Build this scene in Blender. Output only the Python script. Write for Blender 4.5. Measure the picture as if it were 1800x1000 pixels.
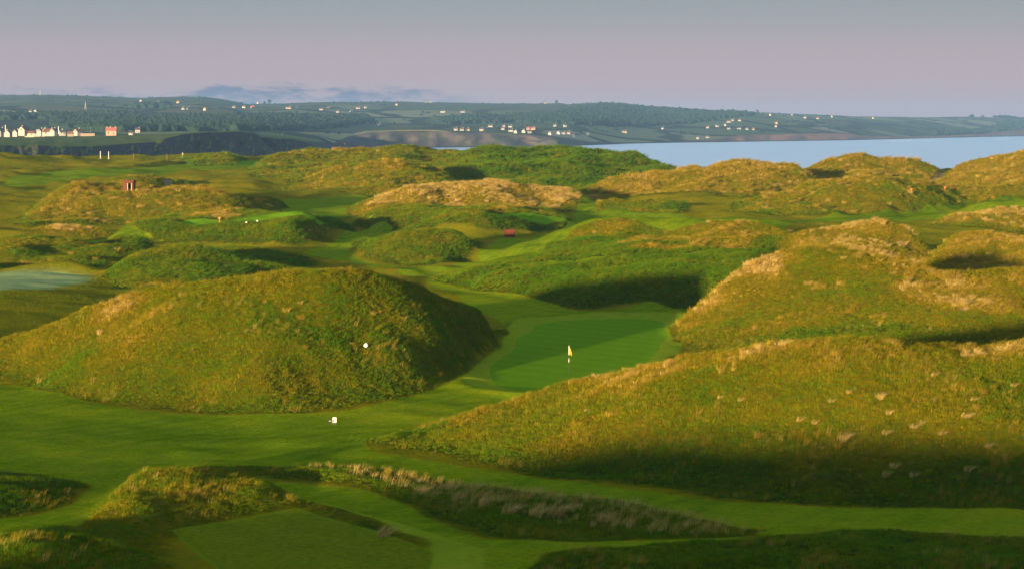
import bpy, bmesh, math, random
import numpy as np
from mathutils import Vector, Matrix
random.seed(7); np.random.seed(7)
R = math.radians
sc = bpy.context.scene
for o in list(bpy.data.objects): bpy.data.objects.remove(o)
C = sc.collection

# ------------------------------------------------------------------ camera
FPX = 4200.0                       # focal length in pixels of an 1800 px wide picture
ZC = 33.0                          # metres above the sea
PITCH = math.atan2(275.0, FPX)     # looks down a little, so the true horizon is at row 225 of 1000
cam_d = bpy.data.cameras.new('camera'); cam = bpy.data.objects.new('camera', cam_d); C.objects.link(cam)
cam_d.sensor_width = 36.0; cam_d.lens = 36.0 * FPX / 1800.0
cam_d.clip_start = 0.5; cam_d.clip_end = 60000
cam.location = (0, 0, ZC); cam.rotation_euler = (R(90) - PITCH, 0, 0)
sc.camera = cam

# ------------------------------------------------------------------ sky and sun
SUN_AZ = R(24)       # the light travels 24 degrees to the right of straight ahead
SUN_EL = R(3.4)
world = bpy.data.worlds.new('World'); sc.world = world; world.use_nodes = True
wn = world.node_tree.nodes; wl = world.node_tree.links
wn.clear()
w_out = wn.new('ShaderNodeOutputWorld'); w_bg = wn.new('ShaderNodeBackground'); w_bg.inputs[1].default_value = 0.080
wl.new(w_bg.outputs[0], w_out.inputs[0])
sky = wn.new('ShaderNodeTexSky'); sky.sky_type = 'NISHITA'; sky.sun_disc = False
sky.sun_elevation = SUN_EL; sky.sun_rotation = math.pi + SUN_AZ
sky.altitude = 30; sky.air_density = 1.0; sky.dust_density = 1.2; sky.ozone_density = 2.0
w_tc = wn.new('ShaderNodeTexCoord'); w_sep = wn.new('ShaderNodeSeparateXYZ'); wl.new(w_tc.outputs['Generated'], w_sep.inputs[0])

def wmath(op, a, b=None, clamp=False):
    n = wn.new('ShaderNodeMath'); n.operation = op; n.use_clamp = clamp
    for i, s in enumerate((a, b)):
        if s is None: continue
        if isinstance(s, (int, float)): n.inputs[i].default_value = s
        else: wl.new(s, n.inputs[i])
    return n.outputs[0]

def wmix(fac, a, b, blend='MIX'):
    n = wn.new('ShaderNodeMix'); n.data_type = 'RGBA'; n.blend_type = blend
    for i, s in ((0, fac), (6, a), (7, b)):
        if isinstance(s, (int, float)): n.inputs[i].default_value = s
        elif isinstance(s, tuple): n.inputs[i].default_value = s
        else: wl.new(s, n.inputs[i])
    return n.outputs[2]

# the dusk arch: mauve air above the horizon fading into grey blue, the same all round the sky
w_ramp = wn.new('ShaderNodeValToRGB'); wl.new(w_sep.outputs['Z'], w_ramp.inputs[0])
w_ramp.color_ramp.interpolation = 'EASE'
el = w_ramp.color_ramp.elements
el[0].position = 0.0; el[0].color = (2.6, 1.76, 2.08, 1)
el[1].position = 0.5; el[1].color = (2.4, 2.9, 3.3, 1)
for p, c in ((0.022, (2.35, 1.78, 2.14, 1)), (0.055, (1.34, 1.5, 1.86, 1)), (0.13, (1.5, 1.95, 2.45, 1))):
    e = el.new(p); e.color = c
col = wmix(0.8, sky.outputs[0], w_ramp.outputs[0])
# low broken cloud along the far hills
w_map = wn.new('ShaderNodeMapping'); w_map.inputs['Scale'].default_value = (1, 1, 4.5); wl.new(w_tc.outputs['Generated'], w_map.inputs[0])
w_n1 = wn.new('ShaderNodeTexNoise'); w_n1.inputs['Scale'].default_value = 52; w_n1.inputs['Detail'].default_value = 7; w_n1.inputs['Roughness'].default_value = 0.7
wl.new(w_map.outputs[0], w_n1.inputs[0])
w_n2 = wn.new('ShaderNodeTexNoise'); w_n2.inputs['Scale'].default_value = 7; w_n2.inputs['Detail'].default_value = 2
wl.new(w_tc.outputs['Generated'], w_n2.inputs[0])
top = wmath('ADD', wmath('MULTIPLY', wmath('SUBTRACT', w_n1.outputs[0], 0.5), 0.022), wmath('MULTIPLY', wmath('SUBTRACT', w_n2.outputs[0], 0.5), 0.009))
edge = wmath('SUBTRACT', wmath('ADD', top, 0.0163), w_sep.outputs['Z'])
side = wmath('MULTIPLY', wmath('SUBTRACT', -0.004, w_sep.outputs['X']), 22.0, True)       # the bank of cloud thins out over the bay
holes = wmath('MULTIPLY', wmath('SUBTRACT', w_n1.outputs[0], 0.40), 6.0, True)
cl = wmath('MULTIPLY', wmath('MULTIPLY', wmath('MULTIPLY', edge, 260.0, True), side), holes)
col = wmix(wmath('MULTIPLY', cl, 0.9), col, (0.66, 0.8, 1.3, 1))
wl.new(col, w_bg.inputs[0])

sun_d = bpy.data.lights.new('sun', 'SUN'); sun = bpy.data.objects.new('sun', sun_d); C.objects.link(sun)
sun_d.energy = 5.0; sun_d.angle = R(1.1); sun_d.color = (1.0, 0.70, 0.36)
ldir = Vector((math.sin(SUN_AZ) * math.cos(SUN_EL), math.cos(SUN_AZ) * math.cos(SUN_EL), -math.sin(SUN_EL)))
sun.rotation_euler = ldir.to_track_quat('-Z', 'Y').to_euler()
sun.location = (-100, -100, 120)

sc.view_settings.view_transform = 'Standard'; sc.view_settings.look = 'None'
sc.view_settings.exposure = 1.52; sc.view_settings.gamma = 1.0
sc.render.engine = 'CYCLES'
sc.cycles.use_denoising = True
sc.cycles.max_bounces = 6; sc.cycles.diffuse_bounces = 3; sc.cycles.transmission_bounces = 3; sc.cycles.volume_bounces = 0
sc.cycles.use_adaptive_sampling = True; sc.cycles.adaptive_threshold = 0.01

# ------------------------------------------------------------------ helpers
def tag(o, label=None, cat=None, group=None, kind=None):
    if label: o['label'] = label
    if cat: o['category'] = cat
    if group: o['group'] = group
    if kind: o['kind'] = kind
    return o

def mesh_obj(name, verts, faces, mat=None, parent=None, smooth=False):
    me = bpy.data.meshes.new(name); me.from_pydata([tuple(v) for v in verts], [], [tuple(f) for f in faces])
    if mat: me.materials.append(mat)
    if smooth: me.polygons.foreach_set('use_smooth', [True] * len(me.polygons))
    me.update(); o = bpy.data.objects.new(name, me); C.objects.link(o)
    if parent: o.parent = parent
    return o

def bm_obj(name, bm, mat=None, parent=None, smooth=False):
    me = bpy.data.meshes.new(name); bm.to_mesh(me); bm.free()
    if mat: me.materials.append(mat)
    if smooth: me.polygons.foreach_set('use_smooth', [True] * len(me.polygons))
    o = bpy.data.objects.new(name, me); C.objects.link(o)
    if parent: o.parent = parent
    return o

def empty(name, loc, rz=0):
    o = bpy.data.objects.new(name, None); C.objects.link(o); o.location = loc; o.rotation_euler = (0, 0, rz); return o

def box(bm, x0, x1, y0, y1, z0, z1, taper=0.0, bevel=0.0):
    cx, cy = (x0 + x1) / 2, (y0 + y1) / 2; k = 1 - taper
    vs = [bm.verts.new(p) for p in ((x0, y0, z0), (x1, y0, z0), (x1, y1, z0), (x0, y1, z0),
          (cx + (x0 - cx) * k, cy + (y0 - cy) * k, z1), (cx + (x1 - cx) * k, cy + (y0 - cy) * k, z1),
          (cx + (x1 - cx) * k, cy + (y1 - cy) * k, z1), (cx + (x0 - cx) * k, cy + (y1 - cy) * k, z1))]
    fs = [bm.faces.new([vs[i] for i in f]) for f in ((3, 2, 1, 0), (4, 5, 6, 7), (0, 1, 5, 4), (1, 2, 6, 5), (2, 3, 7, 6), (3, 0, 4, 7))]
    if bevel:
        bmesh.ops.bevel(bm, geom=list({e for f in fs for e in f.edges}), offset=bevel, segments=2, affect='EDGES', profile=0.6)
    return vs

def tube(bm, pts, radii, n=8):
    rings = []
    for i, p in enumerate(pts):
        p = Vector(p); a = Vector(pts[max(0, i - 1)]); b = Vector(pts[min(len(pts) - 1, i + 1)])
        d = (b - a).normalized(); s = d.orthogonal().normalized(); t = d.cross(s)
        r = radii[i] if isinstance(radii, (list, tuple)) else radii
        rings.append([bm.verts.new(p + (s * math.cos(2 * math.pi * k / n) + t * math.sin(2 * math.pi * k / n)) * r) for k in range(n)])
    for a, b in zip(rings, rings[1:]):
        for k in range(n): bm.faces.new((a[k], a[(k + 1) % n], b[(k + 1) % n], b[k]))
    bm.faces.new(rings[0][::-1]); bm.faces.new(rings[-1])

# ------------------------------------------------------------------ materials
def new_mat(name):
    m = bpy.data.materials.new(name); m.use_nodes = True; nt = m.node_tree; nt.nodes.clear()
    out = nt.nodes.new('ShaderNodeOutputMaterial'); return m, nt, out

class NB:
    def __init__(s, nt): s.nt = nt
    def n(s, t, **kw):
        n = s.nt.nodes.new(t)
        for k, v in kw.items(): setattr(n, k, v)
        return n
    def put(s, sock, v):
        if isinstance(v, bpy.types.NodeSocket): s.nt.links.new(v, sock)
        else: sock.default_value = v
    def math(s, op, a, b=0.0, c=0.0, clamp=False):
        n = s.n('ShaderNodeMath', operation=op, use_clamp=clamp)
        for i, v in enumerate((a, b, c)): s.put(n.inputs[i], v)
        return n.outputs[0]
    def mix(s, f, a, b, blend='MIX'):
        n = s.n('ShaderNodeMix', data_type='RGBA', blend_type=blend)
        s.put(n.inputs[0], f); s.put(n.inputs[6], a if isinstance(a, bpy.types.NodeSocket) else (*a, 1)); s.put(n.inputs[7], b if isinstance(b, bpy.types.NodeSocket) else (*b, 1))
        return n.outputs[2]
    def attr(s, name, kind='GEOMETRY'):
        n = s.n('ShaderNodeAttribute', attribute_name=name, attribute_type=kind); return n.outputs['Fac']
    def noise(s, vec, scale, detail=4, rough=0.55, dist=0.0):
        n = s.n('ShaderNodeTexNoise'); s.put(n.inputs['Vector'], vec)
        n.inputs['Scale'].default_value = scale; n.inputs['Detail'].default_value = detail; n.inputs['Roughness'].default_value = rough; n.inputs['Distortion'].default_value = dist
        return n.outputs[0]
    def step(s, x, lo, hi):
        n = s.n('ShaderNodeMapRange', interpolation_type='SMOOTHSTEP'); s.put(n.inputs[0], x)
        n.inputs[1].default_value = lo; n.inputs[2].default_value = hi; return n.outputs[0]
    def ramp(s, f, stops):
        n = s.n('ShaderNodeValToRGB'); s.put(n.inputs[0], f); e = n.color_ramp.elements
        e[0].position, e[0].color = stops[0][0], (*stops[0][1], 1); e[1].position, e[1].color = stops[-1][0], (*stops[-1][1], 1)
        for p, c in stops[1:-1]: x = e.new(p); x.color = (*c, 1)
        return n.outputs[0]
    def map(s, vec, scale=(1, 1, 1), rot=(0, 0, 0)):
        n = s.n('ShaderNodeMapping'); s.put(n.inputs[0], vec); n.inputs['Scale'].default_value = scale; n.inputs['Rotation'].default_value = rot; return n.outputs[0]
    def pos(s): return s.n('ShaderNodeNewGeometry').outputs['Position']
    def bump(s, h, strength, dist):
        n = s.n('ShaderNodeBump'); s.put(n.inputs['Height'], h); n.inputs['Strength'].default_value = strength; n.inputs['Distance'].default_value = dist; return n.outputs[0]
    def bsdf(s, out, colr, rough=0.9, spec=0.15, normal=None):
        n = s.n('ShaderNodeBsdfPrincipled'); s.put(n.inputs['Base Color'], colr if isinstance(colr, bpy.types.NodeSocket) else (*colr, 1))
        s.put(n.inputs['Roughness'], rough); n.inputs['Specular IOR Level'].default_value = spec
        if normal is not None: s.put(n.inputs['Normal'], normal)
        if out is not None: s.nt.links.new(n.outputs[0], out.inputs[0])
        return n

def simple_mat(name, colr, rough=0.8, spec=0.3, var=0.25, scale=6.0, bump=0.0):
    m, nt, out = new_mat(name); b = NB(nt)
    tc = b.n('ShaderNodeTexCoord').outputs['Object']
    nz = b.noise(tc, scale, 5, 0.6)
    c = b.mix(nz, tuple(x * (1 - var) for x in colr), tuple(min(1, x * (1 + var)) for x in colr))
    b.bsdf(out, c, rough, spec, b.bump(nz, bump, 0.02) if bump else None); return m

# ------------------------------------------------------------------ noise in numpy
def pnoise(x, y, seed=0):
    xi = np.floor(x).astype(np.int64); yi = np.floor(y).astype(np.int64); xf = x - xi; yf = y - yi
    def g(ix, iy, dx, dy):
        h = (ix * 374761393 + iy * 668265263 + seed * 144665) & 0x7fffffff
        h = ((h ^ (h >> 13)) * 1274126177) & 0x7fffffff; h = h ^ (h >> 16)
        a = (h % 4096) * (2 * np.pi / 4096); return np.cos(a) * dx + np.sin(a) * dy
    u = xf * xf * xf * (xf * (xf * 6 - 15) + 10); v = yf * yf * yf * (yf * (yf * 6 - 15) + 10)
    a = g(xi, yi, xf, yf); b = g(xi + 1, yi, xf - 1, yf); c = g(xi, yi + 1, xf, yf - 1); d = g(xi + 1, yi + 1, xf - 1, yf - 1)
    return 1.4 * ((a * (1 - u) + b * u) * (1 - v) + (c * (1 - u) + d * u) * v)

def fbm(x, y, seed=0, oct=3, gain=0.5):
    s = 0; a = 1.0
    for i in range(oct): s = s + a * pnoise(x * 2 ** i, y * 2 ** i, seed + 17 * i); a *= gain
    return s

def sstep(x, lo, hi):
    t = np.clip((x - lo) / (hi - lo), 0, 1); return t * t * (3 - 2 * t)

# ------------------------------------------------------------------ where a sight line meets the ground
ct, st = math.cos(PITCH), math.sin(PITCH)
def ray(u, v):
    """direction of the sight line, scaled so that one unit is one metre of ground depth"""
    a = (u - 900.0) / FPX; b = (500.0 - v) / FPX
    d = np.array((a, ct + b * st, -st + b * ct)); return d / d[1]
def proj(P):
    x, y, z = P[..., 0], P[..., 1], P[..., 2] - ZC
    dep = y * ct - z * st; up = y * st + z * ct
    return 900 + FPX * x / dep, 500 - FPX * up / dep

DROP = np.array([(-260, 20.5), (104, 20.3), (373, 20.0), (430, 18.3), (530, 16.5), (620, 15.0), (700, 13.6), (800, 12.2), (890, 11.4), (960, 12.5), (1040, 20), (1120, 30), (1200, 36), (1400, 37)], float)
def drop(Y):
    Y = np.asarray(Y, float)
    return (np.interp(Y - 12, DROP[:, 0], DROP[:, 1]) + np.interp(Y, DROP[:, 0], DROP[:, 1]) + np.interp(Y + 12, DROP[:, 0], DROP[:, 1])) / 3
_Ys = np.concatenate([np.arange(96, 1040, 0.5)]); 
def on_base(u, v):
    """where the sight line through picture point u, v meets the level of the links without its dunes"""
    d = ray(u, v); z = ZC + d[2] * _Ys; g = ZC - drop(_Ys)
    k = int(np.argmax(z <= g)) if (z <= g).any() else len(_Ys) - 1
    return np.array((d[0] * _Ys[k], _Ys[k]))

def resample(poly, closed=True, n=6):
    """round a polygon off (Catmull-Rom)"""
    P = np.array(poly); N = len(P); out = []
    rng = range(N if closed else N - 1)
    for i in rng:
        p0, p1, p2, p3 = (P[(i - 1) % N], P[i], P[(i + 1) % N], P[(i + 2) % N]) if closed else (P[max(i - 1, 0)], P[i], P[i + 1], P[min(i + 2, N - 1)])
        for t in np.arange(n) / n:
            out.append(0.5 * ((2 * p1) + (-p0 + p2) * t + (2 * p0 - 5 * p1 + 4 * p2 - p3) * t * t + (-p0 + 3 * p1 - 3 * p2 + p3) * t ** 3))
    if not closed: out.append(P[-1])
    return np.array(out)

def sdf(poly, X, Y):
    """signed distance to a closed polygon, positive inside"""
    d2 = np.full(X.shape, 1e18); ins = np.zeros(X.shape, bool); N = len(poly)
    for i in range(N):
        ax, ay = poly[i]; bx, by = poly[(i + 1) % N]; ex, ey = bx - ax, by - ay
        wx, wy = X - ax, Y - ay; L = ex * ex + ey * ey + 1e-12
        t = np.clip((wx * ex + wy * ey) / L, 0, 1); d2 = np.minimum(d2, (wx - t * ex) ** 2 + (wy - t * ey) ** 2)
        if abs(ey) > 1e-9:
            c = ((ay <= Y) & (by > Y)) | ((by <= Y) & (ay > Y)); ins ^= c & (X < ax + (Y - ay) / ey * ex)
    return np.where(ins, 1, -1) * np.sqrt(d2)
#@@TERRAIN@@
# ------------------------------------------------------------------ the links: one height field
# rows run away from the camera, columns across; both are finer where the picture looks
NR_A, NR_B, NR_C = 130, 560, 230
rows = np.concatenate([np.linspace(-260, 96, NR_A, endpoint=False),
                       96 * (450 / 96) ** (np.arange(NR_B) / NR_B),
                       450 * (1290 / 450) ** (np.arange(NR_C + 1) / NR_C)])
NC = 781; TI = 0.74
tcol = np.linspace(-1, 1, NC)
def w_in(Y): return 5 + 0.236 * np.maximum(Y, 30)
def w_out(Y): return 260 + 0.34 * np.maximum(Y, 0)
def col_x(t, Y):
    a = np.abs(t); wi, wo = w_in(Y), w_out(Y)
    return np.sign(t) * np.where(a <= TI, a / TI * wi, wi + (np.clip((a - TI) / (1 - TI), 0, 1)) ** 1.7 * (wo - wi))
def col_t(X, Y):
    a = np.abs(X); wi, wo = w_in(Y), w_out(Y)
    return np.sign(X) * np.where(a <= wi, a / wi * TI, TI + np.clip((a - wi) / (wo - wi), 0, 1) ** (1 / 1.7) * (1 - TI))
GY = np.repeat(rows[:, None], NC, 1); GX = col_x(np.repeat(tcol[None, :], len(rows), 0), GY)
NR = len(rows)
# coarse copy (every third line) for the shapes of the dunes
ri = np.unique(np.append(np.arange(0, NR, 3), NR - 1)); ci = np.unique(np.append(np.arange(0, NC, 3), NC - 1))
cX = GX[np.ix_(ri, ci)]; cY = GY[np.ix_(ri, ci)]
_s = np.clip(cY / 150, 1, 4.5)
wX = cX + 0.9 * _s * pnoise(cX / 6 / _s.mean(), cY / 6 / _s.mean(), 3) + 1.1 * (_s - 1) * pnoise(cX / 19, cY / 19, 7) + 0.35 * pnoise(cX / 2.1, cY / 2.1, 4)          # toes and edges wander a little
wY = cY + 1.2 * pnoise(cX / 7, cY / 7, 5) + 1.6 * (_s - 1) * pnoise(cX / 23, cY / 23, 8) + 0.4 * pnoise(cX / 2.3, cY / 2.3, 6)
def up(A):
    B = np.empty((NR, A.shape[1]))
    for j in range(A.shape[1]): B[:, j] = np.interp(np.arange(NR), ri, A[:, j])
    O = np.empty((NR, NC))
    for i in range(NR): O[i] = np.interp(np.arange(NC), ci, B[i])
    return O
def blur(A, k=1):
    for _ in range(k):
        P = np.pad(A, 1, mode='edge')
        A = (P[:-2, 1:-1] + P[2:, 1:-1] + P[1:-1, :-2] + P[1:-1, 2:] + 2 * P[1:-1, 1:-1]) / 6
    return A

cH = np.zeros(cX.shape)          # height above the level of the links
c_rough = np.full(cX.shape, -60.0)   # signed distance into rough ground
c_dry = np.zeros(cX.shape); c_dw = np.full(cX.shape, 1e-6); c_id = np.full(cX.shape, -1); c_top = np.zeros(cX.shape)
DUNES = []
def poly_px(pts): return resample([on_base(u, v) for u, v in pts], True, 4)

def dune(label, foot, ridge, k=1.32, dry=0.4, bank=None, rough=True, world=False, toe=0.2):
    """foot: outline on the ground; ridge: (u, v where it stands, v of its top); world: given in metres instead"""
    if world:
        F = resample(foot, True, 4); RP = np.array([(x, y) for x, y, h in ridge], float); RH = np.array([h for x, y, h in ridge], float)
    else:
        F = poly_px(foot); RP, RH = [], []
        for u, v0, v1 in ridge:
            g = on_base(u, v0); d = ray(u, v1); Y = g[1]
            RP.append((d[0] * Y, Y)); RH.append(ZC + d[2] * Y - (ZC - float(drop(Y))))
        RP, RH = np.array(RP), np.array(RH)
    R3 = resample(np.c_[RP, RH], False, 6); RP, RH = R3[:, :2], R3[:, 2]
    lo, hi = F.min(0) - 4, F.max(0) + 4
    sel = (cX > lo[0] - 6) & (cX < hi[0] + 6) & (cY > lo[1] - 6) & (cY < hi[1] + 6)
    x, y = wX[sel], wY[sel]; de = sdf(F, x, y)
    dd = np.sqrt((x[:, None] - RP[None, :, 0]) ** 2 + (y[:, None] - RP[None, :, 1]) ** 2) + 0.05
    w = dd ** -5.0; h = (w * RH).sum(1) / w.sum(1); dr = dd.min(1)
    dp = np.maximum(de, 0)
    t = np.clip(dp / bank, 0, 1) if bank else dp / (dp + dr)
    p = 1 - (1 - t) ** k
    if toe: p = p * sstep(t, -0.02, toe)
    m = h * p
    old = cH[sel]; s = 0.35
    cH[sel] = np.where(de > 0, np.maximum(m, old) + s * np.exp(-np.abs(m - old) / s) * 0.5 * (np.minimum(m, old) > 0.2), old)
    win = (de > 0) & (m > old)
    idx = len(DUNES); DUNES.append(label)
    cid = c_id[sel]; cid[win] = idx; c_id[sel] = cid
    tp = c_top[sel]; tp[win] = p[win]; c_top[sel] = tp
    if rough is not None:
        rr = c_rough[sel]
        c_rough[sel] = np.maximum(rr, de) if rough else np.where(win, np.minimum(rr, -de), rr)
    ww = np.maximum(m, 0.0) ** 2 + 1e-6; c_dry[sel] += ww * dry; c_dw[sel] += ww
    return F

# --- dunes out of the picture: an unseen ridge added to shade the near ground, and the viewpoint's dune
dune('unseen ridge added beside the viewpoint to shade the foreground', [(-225, 10), (-120, 6), (-60, 8), (-14, 6), (-3, 10), (-4, 34), (-14, 44), (-40, 54), (-110, 56), (-225, 52)],
     [(-190, 30, 11), (-120, 30, 11), (-92, 30, 11), (-76, 30, 10), (-64, 30, 9), (-58, 30, 1.0), (-52, 30, 9), (-50, 30, 10.5), (-38, 31, 12.2), (-24, 29, 12.4), (-11, 24, 12.6)], world=True, dry=0.5, k=1.2)
dune('dune the viewpoint stands on', [(-8, -30), (10, -36), (60, -40), (110, -30), (110, 5), (60, 16), (20, 24), (-2, 20), (-10, 0)],
     [(3, -5, 16.5), (40, -10, 18), (90, -12, 15)], world=True, dry=0.5)
# --- the great dune between the near fairway and the hidden green
dune('broad golden dune with the white marker stone on its face',
     [(-160, 690), (0, 672), (60, 690), (160, 705), (300, 722), (450, 731), (560, 724), (640, 713), (720, 698), (790, 672), (835, 645), (870, 612), (897, 582), (860, 580), (760, 592), (600, 600), (400, 600), (250, 603), (100, 615), (0, 625), (-160, 640)],
     [(872, 602, 568), (830, 615, 537), (760, 630, 503), (690, 645, 477), (620, 655, 465), (540, 660, 473), (450, 660, 482), (350, 660, 487), (260, 655, 500), (200, 655, 520), (120, 652, 556), (40, 650, 590), (-80, 655, 625)], dry=0.36, toe=0.3)
dune('low golden dune sweeping across the right foreground',
     [(640, 780), (760, 800), (900, 828), (1000, 845), (1150, 862), (1300, 880), (1500, 890), (1800, 900), (2150, 905), (2150, 680), (1800, 685), (1600, 690), (1400, 690), (1250, 690), (1100, 690), (1000, 697), (900, 717), (800, 742), (700, 762)],
     [(690, 770, 762), (800, 762, 734), (900, 755, 704), (1000, 752, 668), (1100, 758, 648), (1250, 772, 616), (1350, 780, 603), (1480, 785, 598), (1600, 785, 604), (1700, 780, 610), (1800, 775, 591), (1950, 770, 570), (2100, 770, 560)], dry=0.40, toe=0.25)
dune('steep rounded dune right of the green',
     [(1165, 592), (1200, 606), (1250, 614), (1400, 640), (1600, 650), (1800, 650), (2050, 640), (2050, 556), (1800, 556), (1680, 554), (1560, 548), (1450, 540), (1330, 545), (1240, 558), (1185, 576)],
     [(1192, 588, 570), (1240, 586, 517), (1300, 582, 474), (1370, 576, 440), (1450, 574, 421), (1510, 576, 432), (1575, 578, 462), (1640, 582, 484), (1730, 582, 486), (1800, 582, 476), (2000, 582, 476)], dry=0.46, k=1.35, toe=0.2)
dune('hummocky straw-coloured ridge behind the steep dune',
     [(1345, 520), (1450, 516), (1560, 522), (1640, 520), (1665, 495), (1640, 470), (1560, 462), (1450, 466), (1360, 482)],
     [(1365, 490, 432), (1400, 486, 410), (1470, 484, 402), (1540, 484, 394), (1600, 484, 402), (1640, 486, 425)], dry=0.74, k=1.3)
dune('straw-coloured rise at the right edge behind the steep dune',
     [(1610, 530), (1700, 538), (1820, 545), (2050, 548), (2050, 458), (1820, 464), (1700, 466), (1630, 480)],
     [(1640, 498, 440), (1690, 494, 414), (1740, 492, 406), (1800, 494, 416), (1900, 494, 410), (2000, 494, 414)], dry=0.68, k=1.3)
dune('dark bank closing the back of the green',
     [(765, 482), (800, 505), (860, 520), (920, 528), (965, 537), (1010, 544), (1060, 541), (1150, 538), (1200, 548), (1300, 552), (1400, 545), (1420, 470), (1200, 462), (1000, 460), (880, 464)],
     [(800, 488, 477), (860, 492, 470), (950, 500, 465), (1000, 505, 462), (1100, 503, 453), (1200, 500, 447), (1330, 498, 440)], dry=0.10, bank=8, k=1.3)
dune('grassy shoulder beside the winding mown path',
     [(884, 462), (950, 470), (1100, 472), (1250, 476), (1400, 480), (1450, 482), (1450, 455), (1350, 442), (1200, 434), (1050, 426), (975, 424), (935, 436), (900, 450)],
     [(925, 458, 440), (960, 454, 424), (1010, 450, 404), (1080, 452, 391), (1200, 456, 386), (1300, 460, 391), (1400, 466, 402)], dry=0.36, k=1.25)
dune('small round island mound ringed by mown paths',
     [(615, 441), (640, 456), (700, 466), (780, 465), (835, 452), (858, 430), (820, 430), (700, 436), (640, 434)],
     [(650, 448, 418), (690, 452, 407), (740, 453, 403), (790, 450, 408), (830, 441, 420)], dry=0.25)
dune('long low bank with the red wooden bin',
     [(630, 402), (690, 409), (760, 415), (850, 420), (900, 417), (955, 411), (998, 395), (980, 386), (840, 385), (700, 386), (640, 392)],
     [(690, 409, 386), (770, 411, 379), (840, 411, 378), (910, 411, 381), (955, 407, 388), (950, 399, 382), (840, 399, 373), (720, 399, 375)], dry=0.3, k=1.3, bank=4.5)
dune('straw-topped dune behind the upper tee',
     [(590, 386), (650, 382), (800, 380), (950, 381), (1035, 372), (1060, 360), (1000, 355), (850, 352), (700, 354), (620, 368)],
     [(612, 380, 374), (650, 374, 357), (700, 370, 336), (760, 368, 326), (830, 366, 320), (900, 366, 325), (960, 366, 334), (1030, 364, 345)], dry=0.78)
dune('flat-topped bank below the long tee',
     [(170, 438), (260, 435), (400, 438), (530, 443), (582, 430), (614, 410), (600, 398), (450, 396), (300, 396), (225, 412)],
     [(240, 428, 410), (330, 429, 397), (450, 429, 396), (550, 429, 398), (585, 420, 404), (560, 409, 388), (450, 409, 386), (330, 409, 386)], dry=0.2, bank=4.5, k=1.3)
dune('dune with the small brick shelter dug into its top',
     [(20, 402), (100, 399), (250, 396), (400, 394), (505, 382), (480, 364), (350, 350), (200, 348), (70, 366)],
     [(55, 392, 380), (100, 384, 352), (145, 376, 333), (200, 372, 322), (250, 378, 334), (300, 378, 330), (350, 378, 322), (400, 378, 338), (450, 376, 358), (488, 374, 374)], dry=0.55)
dune('grass knoll behind the brick shelter',
     [(165, 346), (230, 350), (320, 350), (350, 340), (310, 332), (230, 330), (175, 336)],
     [(190, 341, 316), (235, 340, 309), (270, 340, 308), (310, 340, 318)], dry=0.4, k=1.4)
dune('dark bank under the left mown walk',
     [(-150, 462), (0, 470), (120, 474), (220, 462), (275, 440), (250, 430), (120, 430), (0, 432), (-150, 436)],
     [(-100, 448, 430), (0, 450, 426), (100, 450, 425), (180, 446, 424), (250, 438, 427)], dry=0.35)
dune('straw tuft bank along the left walk',
     [(50, 422), (110, 424), (180, 422), (205, 415), (130, 413), (60, 416)],
     [(70, 419, 411), (110, 419, 405), (150, 419, 404), (185, 418, 408)], dry=0.9)
dune('green mound in front of the long tee bank',
     [(175, 500), (230, 508), (330, 505), (430, 492), (530, 476), (560, 462), (450, 458), (330, 458), (230, 470)],
     [(215, 490, 474), (260, 482, 448), (310, 478, 431), (380, 476, 442), (450, 472, 452), (530, 467, 460)], dry=0.22)
dune('mown shelf left of the great dune',
     [(-200, 620), (-20, 612), (80, 592), (170, 560), (215, 525), (210, 505), (150, 480), (0, 478), (-200, 482)],
     [(-150, 535, 525), (0, 540, 524), (80, 528, 512), (150, 512, 500)], dry=0.1, bank=14, k=1.5, rough=False)
dune('far dune ridge with the golfer on its crest',
     [(430, 316), (560, 322), (700, 330), (830, 332), (880, 310), (840, 282), (740, 275), (600, 276), (480, 284)],
     [(480, 300, 281), (540, 296, 267), (600, 292, 263.5), (640, 292, 262.5), (665, 292, 256), (700, 292, 261), (740, 292, 255), (790, 292, 263), (840, 292, 259)], dry=0.36, k=1.4)
dune('seaward dune left of the bay, its shade coloured dark green',
     [(770, 326), (850, 337), (1000, 336), (1120, 324), (1215, 305), (1200, 284), (1000, 277), (880, 275), (800, 284)],
     [(800, 300, 266), (850, 294, 256.5), (900, 294, 260), (940, 294, 263), (985, 294, 264.5), (1040, 294, 271), (1090, 294, 268), (1145, 295, 272), (1195, 296, 286)], dry=0.12, k=1.4)  # low dryness puts the slope's shade into its grass colour
dune('olive hummock in front of the far ridge',
     [(500, 338), (620, 346), (740, 348), (820, 336), (800, 316), (720, 310), (620, 310), (540, 316)],
     [(545, 330, 312), (610, 331, 297), (690, 331, 283), (740, 330, 290), (780, 328, 304)], dry=0.5, k=1.4)
dune('shaded hummock on the far ridge',
     [(740, 318), (860, 326), (1020, 326), (1040, 312), (900, 304), (780, 304)],
     [(790, 315, 291), (860, 314, 284), (940, 314, 292), (1010, 316, 303)], dry=0.14, k=1.5)  # shade of this hummock is put into its dark green grass
dune('straw-coloured rolling dune below the bay',
     [(1020, 352), (1150, 356), (1300, 356), (1420, 350), (1470, 336), (1440, 322), (1300, 318), (1150, 320), (1050, 332)],
     [(1050, 344, 332), (1100, 340, 316), (1160, 338, 302), (1230, 337, 293), (1330, 336, 287), (1390, 336, 300), (1430, 336, 317)], dry=0.68)
dune('smooth olive dune with the far tee',
     [(1300, 384), (1450, 388), (1600, 380), (1740, 366), (1850, 360), (1850, 340), (1700, 342), (1550, 344), (1400, 352), (1330, 368)],
     [(1330, 376, 362), (1400, 370, 336), (1500, 366, 314), (1560, 362, 308), (1640, 358, 321), (1720, 354, 336), (1830, 350, 340)], dry=0.5)
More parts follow.
